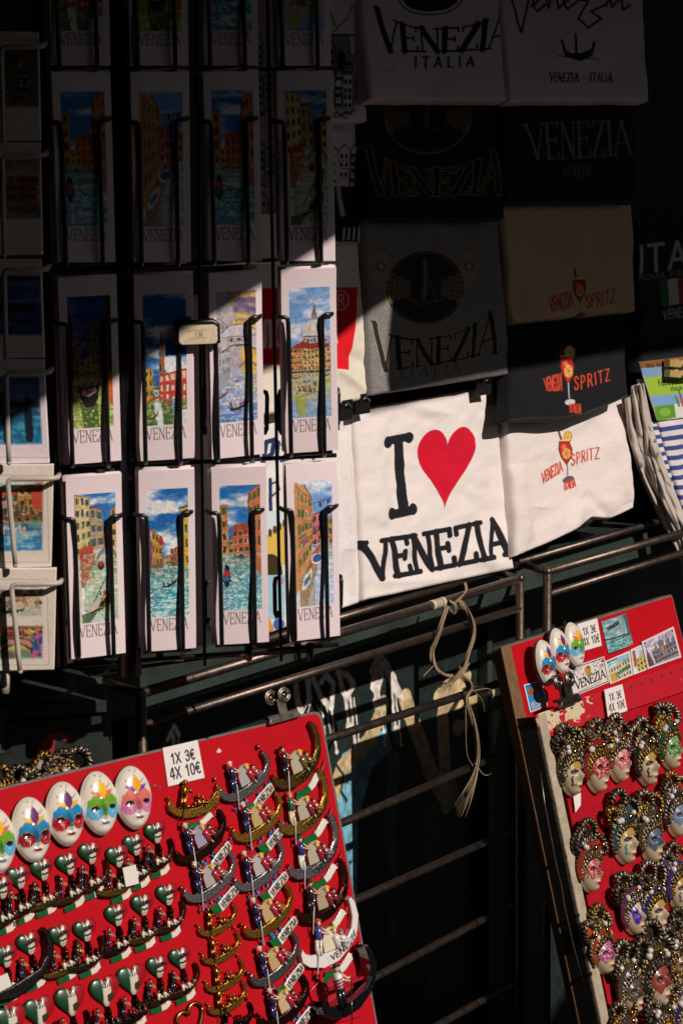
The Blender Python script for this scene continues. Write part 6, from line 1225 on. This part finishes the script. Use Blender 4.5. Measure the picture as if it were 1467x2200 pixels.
# ------------------------------------------------------------------ right board with plates, cards and jester masks
rb = board(RB, 1075, 1390, [(1075, 1390), (1443, 1276), (1660, 2180), (1290, 2380)][::-1], 'souvenir_board', 'red board with wooden sides carrying plates, price cards and jester masks', 'display board', .016, .006)
b = MB(); b.prism([RB.local(np.float64(u), np.float64(v), 1075, 1390) for u, v in ((1074, 1392), (1094, 1386), (1300, 2330), (1272, 2345))], -.001, .0012, hx('6a4426')); b.build('wooden_edge', mat('bare_wood_edge', (.17, .085, .035), rough=.7, mottled=.3, mscale=70), rb)
qd = [(1240, 1341), (1282, 1328), (1292, 1387), (1252, 1399)]
flatcard(RB, 0, 0, qd, .0004, 'price_card', 'white price card right of the three oval masks at the board top', 'price card', price(qd), .7, up=True)
qd2 = [(1298, 1482), (1336, 1470), (1347, 1527), (1306, 1541)]
flatcard(RB, 0, 0, qd2, .040, 'price_card', 'white price card half covered by the braided jester hats', 'price card', price(qd2), .7, up=True)
def quadf(q):
    a, b_, c, d = [np.array(p, float) for p in q]; return lambda u, v: tuple((a * (1 - u) + b_ * u) * (1 - v) + (d * (1 - u) + c * u) * v)
def setpic(c, sky, prog, seed, m_=(.06, .06)):
    a = pic(c.w, c.h, sky, prog, seed); x, y = int(c.w * m_[0]), int(c.h * m_[1]); c.a[y:c.h - y, x:c.w - x] = a[y:c.h - y, x:c.w - x]
GP = 'printed view plates on the right board'
q = [(1291, 1336), (1344, 1317), (1359, 1384), (1307, 1403)]; f_ = quadf(q)
def p1(c): setpic(c, ('6f98a4', 'a8bcc0'), [('P', [(.55, 0), (.66, 0), (.74, .55), (.64, .55)], '8fa8a8'), ('P', [(.8, .0), (1, 0), (1, .7), (.85, .62)], '4a6a74'), ('L', [(0, .58), (1, .62)], 4, '3a5458'), ('W', .64, '3f8a8c', 'a8c8c8')], 5, (0, 0)); c.text('VENEZIA', [f_(.12, .22), f_(.55, .14)], [f_(.12, .32), f_(.55, .24)], 2, 1.6, hx('3a3a30'), .05, .2)
flatcard(RB, 0, 0, q, .001, 'view_magnet', 'teal curved magnet with a bell tower view and VENEZIA lettering', 'magnet', p1, .7, bulge=.004, m=ENAMEL, group=GP, up=True)
q3 = [(1217, 1437), (1297, 1410), (1308, 1466), (1229, 1498)]; g3 = quadf(q3)
def p2(c):
    c.a[:] = hx('dcd6d0'); c.line([g3(.03, .05), g3(.97, .05), g3(.97, .95), g3(.03, .95), g3(.03, .05)], 1.6, hx('3a3434'))
    for u, v in ((.07, .14), (.93, .14)): c.ell(*g3(u, v), 2.6, 2.6, hx('8a2430'))
    r = random.Random(4)
    for u0, u1 in ((.12, .4), (.68, .92)):
        for k in range(26): u, v = r.uniform(u0, u1), r.uniform(.1, .48); c.line([g3(u, v), g3(u + r.uniform(-.06, .06), v + r.uniform(-.1, .1))], 1, hx('5a5452'))
    c.ell(*g3(.52, .28), 7, 9, hx('b8904a')); c.ell(*g3(.55, .2), 4, 4, hx('8a6a34')); c.line([g3(.46, .42), g3(.6, .42)], 3, hx('a88040'))
    c.text('VENEZIA', [g3(.14, .5), g3(.93, .46)], [g3(.14, .8), g3(.93, .76)], 2.8, 1.8, hx('221c1e'), .1, .14); c.line([g3(.2, .9), g3(.8, .86)], 1.4, hx('8a8480'))
flatcard(RB, 0, 0, q3, .002, 'metal_plate', 'white metal plate lettered VENEZIA with a small golden lion', 'plate', p2, .6, group=GP, m=ENAMEL, up=True)
def p3(c): setpic(c, ('7fb4d8', 'd8e4ec'), [('H', [(0, .4), (.95, .22), (.95, .95), (0, 1)], 'd8cdb4', (3, 8)), ('P', [(.2, .42), (.5, .2), (.7, .32)], 'c8b890'), ('P', [(0, .6), (.3, .55), (.3, 1), (0, 1)], 'c8a83a'), ('P', [(.3, .62), (1, .45), (1, .62), (.3, .8)], '3a6a4a', .6), ('P', [(0, 0), (.5, 0), (.48, .08), (0, .14)], '2f6a3a')], 8)
flatcard(RB, 0, 0, [(1299, 1421), (1352, 1398), (1359, 1450), (1311, 1470)], .001, 'view_card', 'small glossy card of a white palace front, next to the VENEZIA plate', 'card', p3, .7, group=GP, m=ENAMEL, up=True)
def p4(c): setpic(c, ('9ab8dc', 'e4dce4'), [('P', [(.1, .15), (.2, .02), (.32, .15), (.34, .7), (.1, .75)], 'a85a3c'), ('H', [(.3, .5), (1, .35), (1, .95), (.3, 1)], 'c8b05a', (3, 3)), ('P', [(.6, .3), (.8, .2), (1, .3), (1, .5), (.6, .5)], 'b8a890')], 9)
flatcard(RB, 0, 0, [(1354, 1396), (1380, 1384), (1391, 1438), (1361, 1450)], .001, 'view_card', 'narrow card of a red bell tower, between the palace card and the basilica plate', 'card', p4, .6, group=GP, m=ENAMEL, up=True)
q5 = [(1378, 1379), (1446, 1346), (1463, 1412), (1391, 1438)]; g5 = quadf(q5)
def p5(c):
    c.a[:] = hx('d8cfd0'); setpic(c, ('a89cb4', 'd8ccd4'), [('P', [(.1, .3), (.25, .95), (.1, 1), (0, .9)], '6a4450'), ('H', [(.25, .5), (.95, .42), (.97, .9), (.28, .95)], '7a7488', (3, 7)), ('E', .55, .36, .09, .14, '6a7488'), ('E', .38, .44, .06, .1, '747c90'), ('E', .75, .36, .07, .12, '6a7488'), ('E', .9, .38, .05, .1, '747c90'), ('L', [(.55, .22), (.55, .08)], 1.4, '4a4a5a'), ('L', [(.75, .24), (.75, .1)], 1.2, '4a4a5a'), ('L', [(.38, .34), (.38, .24)], 1.2, '4a4a5a'), ('E', .56, .5, .05, .08, 'b87a5a'), ('P', [(.2, .9), (1, .82), (1, 1), (.2, 1)], '9a8a94')], 10, (.05, .07))
    for u, v in ((.08, .1), (.93, .1)): c.ell(*g5(u, v), 2.2, 2.4, hx('7a2430'))
flatcard(RB, 0, 0, q5, .003, 'metal_plate', 'metal plate of a domed basilica at the right end of the plate row', 'plate', p5, .6, group=GP, m=ENAMEL, up=True)
def p6(c): setpic(c, ('2a7ac0', '3a90d4'), [('E', .45, .28, .38, .16, '9a5a3c', -.2), ('T', .15, .75, .2, .36, ['5a3424', 'b87a54'], 24), ('E', .66, .66, .12, .1, 'b8503c'), ('P', [(.1, .68), (.9, .6), (.9, .9), (.1, .95)], '8aa8c0'), ('T', .15, .85, .66, .9, ['c8b8a8', '5a6a7a', 'd8d8d8'], 20)], 11, (.05, .04))
flatcard(RB, 0, 0, [(1125, 1471), (1163, 1462), (1176, 1516), (1139, 1531)], .001, 'metal_plate', 'bright blue plate with an amphitheatre at the left edge of the board', 'plate', p6, .6, group=GP, m=ENAMEL, up=True)
g2 = 'painted oval mask magnets on the right board'
protos.clear()
for u, v, k, lab in ((1163, 1425, 'A', 'blue and red oval mask, lowest and leftmost of three on the right board'), (1193, 1399, 'B', 'blue and red oval mask, middle one of three on the right board'), (1225, 1386, 'C', 'green and light blue oval mask, rightmost of three on the right board')): mask(RB, u, v, k, .038, .06, lab, {'A': .016, 'B': .009, 'C': .006}[k], R(-3), g2)
bulldog(RB, 1219, 1513, .98, 'worn steel bulldog clip gripping the tray rim below the three oval masks', R(-1), .042)
# tray: perforated cream metal with a red felt panel, hung in front of the board
tray = thing('mask_tray', 'red felt panel in a cream perforated metal frame, hung with jester masks', 'display panel', RB.M(1155, 1535, .0))
def tl_(pts, off=0): return [RB.local(np.float64(u), np.float64(v), 1155, 1535, off) for u, v in pts]
fq = tl_([(1180, 1528), (1560, 1400), (1700, 2150), (1340, 2330)], .03); b = MB(); b.prism(fq, .026, .030, hx('b01428')); b.build('felt_panel', FELT, tray)
CMT = mat('cream_chipped_paint', (.42, .35, .25), rough=.5, mottled=.25, mscale=70, bump=.3, bscale=200)
sq = tl_([(1147, 1539), (1164, 1533), (1330, 2332), (1313, 2342)], .03)
b = MB(); b.prism(sq, .0305, .0365, hx('c0ae90'), .002); b.build('side_flange', CMT, tray)
b = MB(); b.prism(tl_([(1147, 1540), (1150, 1539), (1316, 2340), (1313, 2342)], .03), .002, .0304, hx('1a1614')); b.build('side_wall', mat('tray_side_shade', (.03, .026, .022), rough=.6), tray)  # tray side coloured near black to stand in for its shade
for u, v in ((1161, 1597), (1188, 1719), (1216, 1842), (1243, 1966), (1270, 2092), (1296, 2216)):
    x, y = RB.local(np.float64(u - 2), np.float64(v), 1155, 1535, .036); b = MB(); b.prism([(x + .0024 * math.cos(a), y + .0028 * math.sin(a)) for a in np.linspace(0, 6.0, 16)], .0362, .0369, hx('0a0808')); b.build('hole', BLACKP, tray)
q7 = [(1150, 1536), (1480, 1418), (1490, 1478), (1166, 1588)]
def p7(c):
    c.a[:] = hx('b81626'); n = vnoise(c.h, c.w, 26, 77, 4); m_ = np.clip((n - .78) * 20, 0, 1); Y, X = np.mgrid[0:c.h, 0:c.w] / np.array([c.h, c.w])[:, None, None]
    for x in (.05, .27): m_ = np.maximum(m_, np.clip((.5 - abs(n - .5) * 2 - np.hypot((X - x) * 6, (Y - .3) * 1.5) * .6) * 16, 0, 1))
    c.a[:] = c.a * (1 - m_[..., None]) + np.array(hx('cfbd9c')) * m_[..., None]
    for k in range(15):
        u = .03 + k * .065; p = quadf(q7); c.ell(*p(u, .22), 2.3, 2.8, hx('3a2a22'))
tp = flatcard(RB, 0, 0, q7, .0318, 'top_flange', None, None, p7, .9, th=.003, m=CMT if False else MATTE)
tp.parent = tray; tp.matrix_parent_inverse = tray.matrix_world.inverted()
b = MB(); ww = [(1162, 1660), (1172, 1735), (1185, 1800), (1196, 1860), (1206, 1900), (1214, 1950), (1232, 2030), (1240, 2060), (1258, 2130)]
b.tube([(*RB.local(np.float64(u - 3), np.float64(v), 1155, 1535, .032), .033) for u, v in ww], .0011, 7); b.build('steel_wire', CHROME, tray)
# jester masks
def face_z(D):
    def z(X, Y, r):
        d = D * (np.sqrt(np.clip(1 - r**2.4, 0, 1)) * .85 + .1)
        nose = D * .40 * np.exp(-(X / .14)**2) * np.clip(1 - abs(Y + .05) / .30, 0, 1)**.6 * (1 - np.clip((Y + .16) / .55, 0, .75))
        lips = D * .17 * np.exp(-(X / .2)**2 - ((Y + .5) / .05)**2) + D * .1 * np.exp(-(X / .18)**2 - ((Y + .6) / .05)**2)
        eye = -D * .16 * np.exp(-((abs(X) - .36) / .2)**2 - ((Y - .1) / .1)**2); chin = D * .14 * np.exp(-(X / .25)**2 - ((Y + .8) / .12)**2); brow = D * .06 * np.exp(-((abs(X) - .34) / .24)**2 - ((Y - .26) / .07)**2)
        return .001 + d + nose + lips + eye + chin + brow
    return z
face_o = lambda t: (np.cos(t) * (1 - .3 * np.clip(-np.sin(t), 0, 1)**1.6), np.sin(t))
def face_cv(style, col, r):
    c = Cv(110, 140, hx('bfac8c')); K = hx('241a18'); col = hx(col); lip = hx('a81c2c')
    if style == 'gold':      # gilded forehead, dark eye shadow, swirl on the cheek
        c.rect(0, 0, 110, 50, hx('a8843c')); c.ell(55, 50, 40, 8, hx('a8843c'))
        for s in (-1, 1):
            x = 55 + 22 * s; c.ell(x, 60, 17, 8, K, rot=.15 * s); c.ell(x, 61, 7, 3.4, hx('6a1c22'))
            for k in range(4): c.ell(x - 12 * s + k * 7 * s, 55 - k % 2, 1.8, 1.8, hx('e8e0d8'))
            c.line([(x + 9 * s, 72), (x + 14 * s, 82), (x + 9 * s, 92), (x + 10 * s, 102), (x - 2 * s, 104)], 5, col)
            for a in range(6): c.line([(x - 6 * s, 84), (x - 6 * s + 8 * math.cos(a * 1.05), 84 + 8 * math.sin(a * 1.05))], 1.8, hx('8a7448'))
    elif style == 'music':   # coloured half mask with lines of notes
        c.poly([(6, 10), (104, 10), (104, 70), (84, 96), (62, 86), (55, 74), (48, 86), (26, 96), (6, 70)], col)
        for k in range(9):
            y = 16 + k * 8; c.line([(8, y + 6), (102, y + 2)], 1, hx('e0d4c8'))
            for j in range(16): c.ell(12 + j * 6 + r.uniform(-2, 2), y + 5 + r.uniform(-3, 2), 1.6, 1.5, hx('e6dacc') if r.random() < .6 else K)
        for s in (-1, 1): c.ell(55 + 22 * s, 61, 11, 6.5, K, rot=.1 * s)
        c.line([(26, 96), (48, 86), (55, 74), (62, 86), (84, 96)], 1.5, hx('a88a4a'))
    elif style == 'plain':
        for s in (-1, 1): c.ell(55 + 24 * s, 66, 15, 32, col, rot=.1 * s); c.ell(55 + 22 * s, 61, 9, 5.5, K)
    else:                    # smoky
        c.poly([(6, 30), (104, 30), (104, 76), (80, 100), (60, 80), (50, 80), (30, 100), (6, 76)], col)
        for k in range(26): c.ell(r.uniform(8, 102), r.uniform(34, 92), r.uniform(1, 5), r.uniform(1, 4), hx(r.choice(['8a7a64', '4a4a52', '9a8a70', '5a3a34'])), .6)
        for s in (-1, 1): c.ell(55 + 22 * s, 61, 11, 6, K)
    c.ell(55, 107, 11, 3.6, lip); c.ell(55, 112, 8, 3, lip); c.line([(45, 109), (65, 109)], 1.2, hx('5a1018')); return c
TONES = {'gold': (hx('9c8250'), hx('16110d')), 'silver': (hx('a3957f'), hx('1a1411')), 'brass': (hx('a8823a'), hx('221808')), 'black': (hx('7a6c58'), hx('0e0b0a'))}
def curve(pts, n):
    P = np.asarray(pts, float); t = np.linspace(0, len(P) - 1, n); i = np.minimum(t.astype(int), len(P) - 2); f = (t - i)[:, None]; d = np.gradient(P, axis=0)
    return (2*f**3-3*f**2+1)*P[i] + (f**3-2*f**2+f)*d[i] + (-2*f**3+3*f**2)*P[i+1] + (f**3-f**2)*d[i+1]
def jester(P, u, v, off, style, col, cloth, label, seed, k=1.0, rot=0.0, tone='gold', horns=3, group='jester masks on the red felt panel'):
    t = thing('jester_mask', label, 'mask', P.M(u, v, off, rot), group); r = random.Random(seed)
    sx, sy, D = .0215 * k, .0315 * k, .024 * k
    relief('face', face_o, sx, sy, face_z(D), face_cv(style, col, r), mat('glazed_face', rough=.38, coat=.15), t, 24, 64, 0, 'c8b8a0')
    hat = MB(); A, B_ = TONES[tone]; cl = MB(); pe = MB(); be = MB()
    def rope(pts, rad, tn=None, n=80):
        a, b_ = TONES[tn] if tn else (A, B_); C = curve(pts, n); q = np.linspace(0, 1, n); rr = rad * 1.1 * (1 - .25 * abs(q - .4))
        C = C + np.array([[r.gauss(0, .00018) * k for _ in range(3)] for _ in range(n)])
        hat.tube(C, rr, 9, ridge=(2 * math.pi / (.0058 * k), .2, 2, .15), cols=(a, b_))
    def arc(s, g, z, a0=206, a1=2): return [(sx * g * math.cos(R(a)) - sx * .12 * max(0, s - .5), sy * .16 + sy * s * math.sin(R(a)), z + .007 * k * max(0, math.sin(R(a)))) for a in np.linspace(a0, a1, 9)]
    cl_c = hx(cloth); cl.ball((-sx * .08, sy * .62, .004 * k), sx * 1.12, hx('15100e'), 16, 10, (1.08, 1.0, .55))
    order = ['brass', tone, 'silver', tone, 'black', tone]; r.shuffle(order)
    for i, (s_, g_) in enumerate(((.50, 1.0), (.68, 1.1), (.86, 1.16), (1.03, 1.18), (1.19, 1.12), (1.33, .96))):
        if i == 2 + seed % 2:    # a band of glittering cloth among the braids
            C = curve(arc(s_, g_, .011 * k), 30); cl.tube(C, .0044 * k, 9, tuple(z * .8 for z in cl_c), ridge=(2 * math.pi / (.004 * k), .12, 1, 0)); continue
        rope(arc(s_, g_, (.013 - .0012 * i) * k), .0038 * k, order[i], 110)
    for i in range(horns):       # stiff loops of braid standing on top
        a = R([140, 92, 46][i] + r.uniform(-14, 14)); cx, cy = sx * 1.12 * math.cos(a) - sx * .1, sy * .3 + sy * 1.22 * math.sin(a); q = r.uniform(.0115, .0165) * k; tw = r.uniform(-.5, .5)
        lp = [(cx + q * .85 * math.cos(t) + q * .35 * math.cos(a), cy + q * math.sin(t + tw) + q * .5 * math.sin(a), (.011 + .004 * math.sin(t * 1.0 + i)) * k) for t in np.linspace(0, 2 * math.pi, 11)]
        for off_, tn_ in ((0, None), (.0042, r.choice(['silver', 'brass', 'black']))): rope([(x, y, z + off_ * k) for x, y, z in lp], .0037 * k, tn_, 84)
        if r.random() < .5: cl.ball((cx + q * .35 * math.cos(a), cy + q * .5 * math.sin(a), .010 * k), q * .6, cl_c if r.random() < .5 else hx('120e0d'), 9, 6, (1, 1, .6))
        if i != 1: (pe if r.random() < .6 else be).ball((cx + r.uniform(-.004, .008) * k, cy + r.uniform(-.006, .004) * k, .021 * k), .0038 * k, n=12, m=9)
    pe.ball((sx * r.uniform(-.9, -.4), sy * r.uniform(.9, 1.1), .019 * k), .0046 * k, n=12, m=9); be.ball((sx * r.uniform(.0, .5), sy * 1.0, .02 * k), .005 * k, n=12, m=9); pe.ball((sx * .9, sy * r.uniform(.7, 1.0), .016 * k), .0044 * k, n=12, m=9)
    hat.build('braided_hat', BRAID, t); cl.build('hat_cloth', mat('lame_cloth', rough=.35, metal=.4, bump=1.0, bscale=1500), t)
    if pe.v: o = pe.build('pearls', PEARL, t); o['kind'] = 'stuff'
    if be.v: o = be.build('gold_bells', GOLDB, t); o['kind'] = 'stuff'
    return t
J = [ # u, v, style, cheek colour, cloth, tone, label
 (1226, 1661, 'gold', '2a2220', '3a2a18', 'gold', 'gold-browed jester mask, leftmost in the top row of the felt panel'), (1280, 1652, 'music', 'b02a30', 'c02a34', 'brass', 'red jester mask with lines of notes, second in the top row'), (1328, 1634, 'music', 'c85a62', 'c8503c', 'silver', 'pink jester mask with lines of notes under an orange hat band'), (1386, 1641, 'gold', '2a2420', '2a201c', 'gold', 'gold-browed jester mask with dark swirl, fourth in the top row'), (1436, 1606, 'music', '4a8a3c', '2a6a4a', 'brass', 'green jester mask at the right edge of the top row'),
 (1266, 1868, 'music', 'a8302c', 'd0402c', 'silver', 'red cheeked jester mask in a coral red hat, beside the cream flange'), (1339, 1805, 'gold', '2f7a68', '2a6a7a', 'gold', 'gold-browed jester mask with teal swirl in the second row'), (1396, 1804, 'smoke', '4a5a6a', '6a5a34', 'silver', 'jester mask with smoky blue paint in the second row'), (1451, 1752, 'smoke', '6a7a94', '2a2a5a', 'silver', 'small grey blue jester mask at the right photo edge'),
 (1358, 1962, 'plain', '4a2a94', '8a3a5a', 'silver', 'white jester mask with a violet eye patch'), (1405, 1957, 'gold', '3a4a5a', '2a3a8a', 'gold', 'gold-browed jester mask with dark swirl, right of the violet one'), (1455, 1908, 'gold', '5a3a84', '5a3a8a', 'brass', 'jester mask with purple swirl at the right photo edge'),
 (1293, 2045, 'music', 'b03a78', 'd8502c', 'brass', 'magenta jester mask with long nose in an orange hat'), (1352, 2128, 'smoke', '4a4238', '6a5a44', 'silver', 'dark smoky jester mask low on the felt panel'), (1405, 2104, 'smoke', '8a3a30', '3a2a1c', 'black', 'large red and brown jester mask with a long nose'), (1456, 2074, 'smoke', '7a5a34', '5a3a1c', 'gold', 'brown jester mask at the right edge of the lower rows'),
 (1348, 2240, 'music', 'a83a34', '8a3a34', 'black', 'jester mask with only its hat showing, at the bottom photo edge'), (1420, 2222, 'gold', '2a2420', '2a201c', 'silver', 'jester mask in a silver braided hat at the bottom photo edge'), (1470, 2190, 'plain', '3a3a6a', '3a3a6a', 'silver', 'jester mask in the bottom right corner of the photo'), (1478, 2010, 'plain', '3a6a5a', '3a3a2a', 'gold', 'jester mask at the right photo edge below the purple swirl one')]
for i, (u, v, st, cc, clo, tn, lab) in enumerate(J): jester(RB, u - 11, v + 3, .031, st, cc, clo, lab, 100 + i * 3, rng.uniform(.9, 1.02) if i != 14 else 1.15, R(rng.uniform(-7, 5)), tn)
flatcard(RB, 0, 0, [(1232, 1712), (1247, 1703), (1247, 1730), (1236, 1745)], .034, 'paper_tag', 'small white paper tag hanging above the coral hatted jester mask', 'tag', lambda c: None, .8)
flatcard(RB, 0, 0, [(1442, 2110), (1460, 2104), (1464, 2130), (1446, 2140)], .034, 'paper_tag', 'small cream paper tag below the brown jester mask', 'tag', lambda c: None, .8)
# golden masks on a second board behind the left one
bb = board(LB, 200, 1650, [(195, 1652), (-120, 1724), (-100, 1900), (230, 1840)], 'magnet_board', 'second red board, mostly hidden behind the magnet board', 'display board', .004)
bb.matrix_world = Matrix.Translation(Vector(-LB.n * .050)) @ bb.matrix_world
for u, v, lab, sd in ((30, 1768, 'gold braided mask peeking over the magnet board, nearest the left photo edge', 301), (105, 1748, 'gold braided mask with a large pearl peeking over the magnet board', 305), (160, 1734, 'gold and white braided mask, rightmost of those peeking over the board', 309)):
    jester(LB, u, v - 8, -.047, 'plain', '8a6a3a', 'd8c8c0', lab, sd, .9, R(rng.uniform(-8, 8)), 'brass', group='golden masks behind the magnet board')
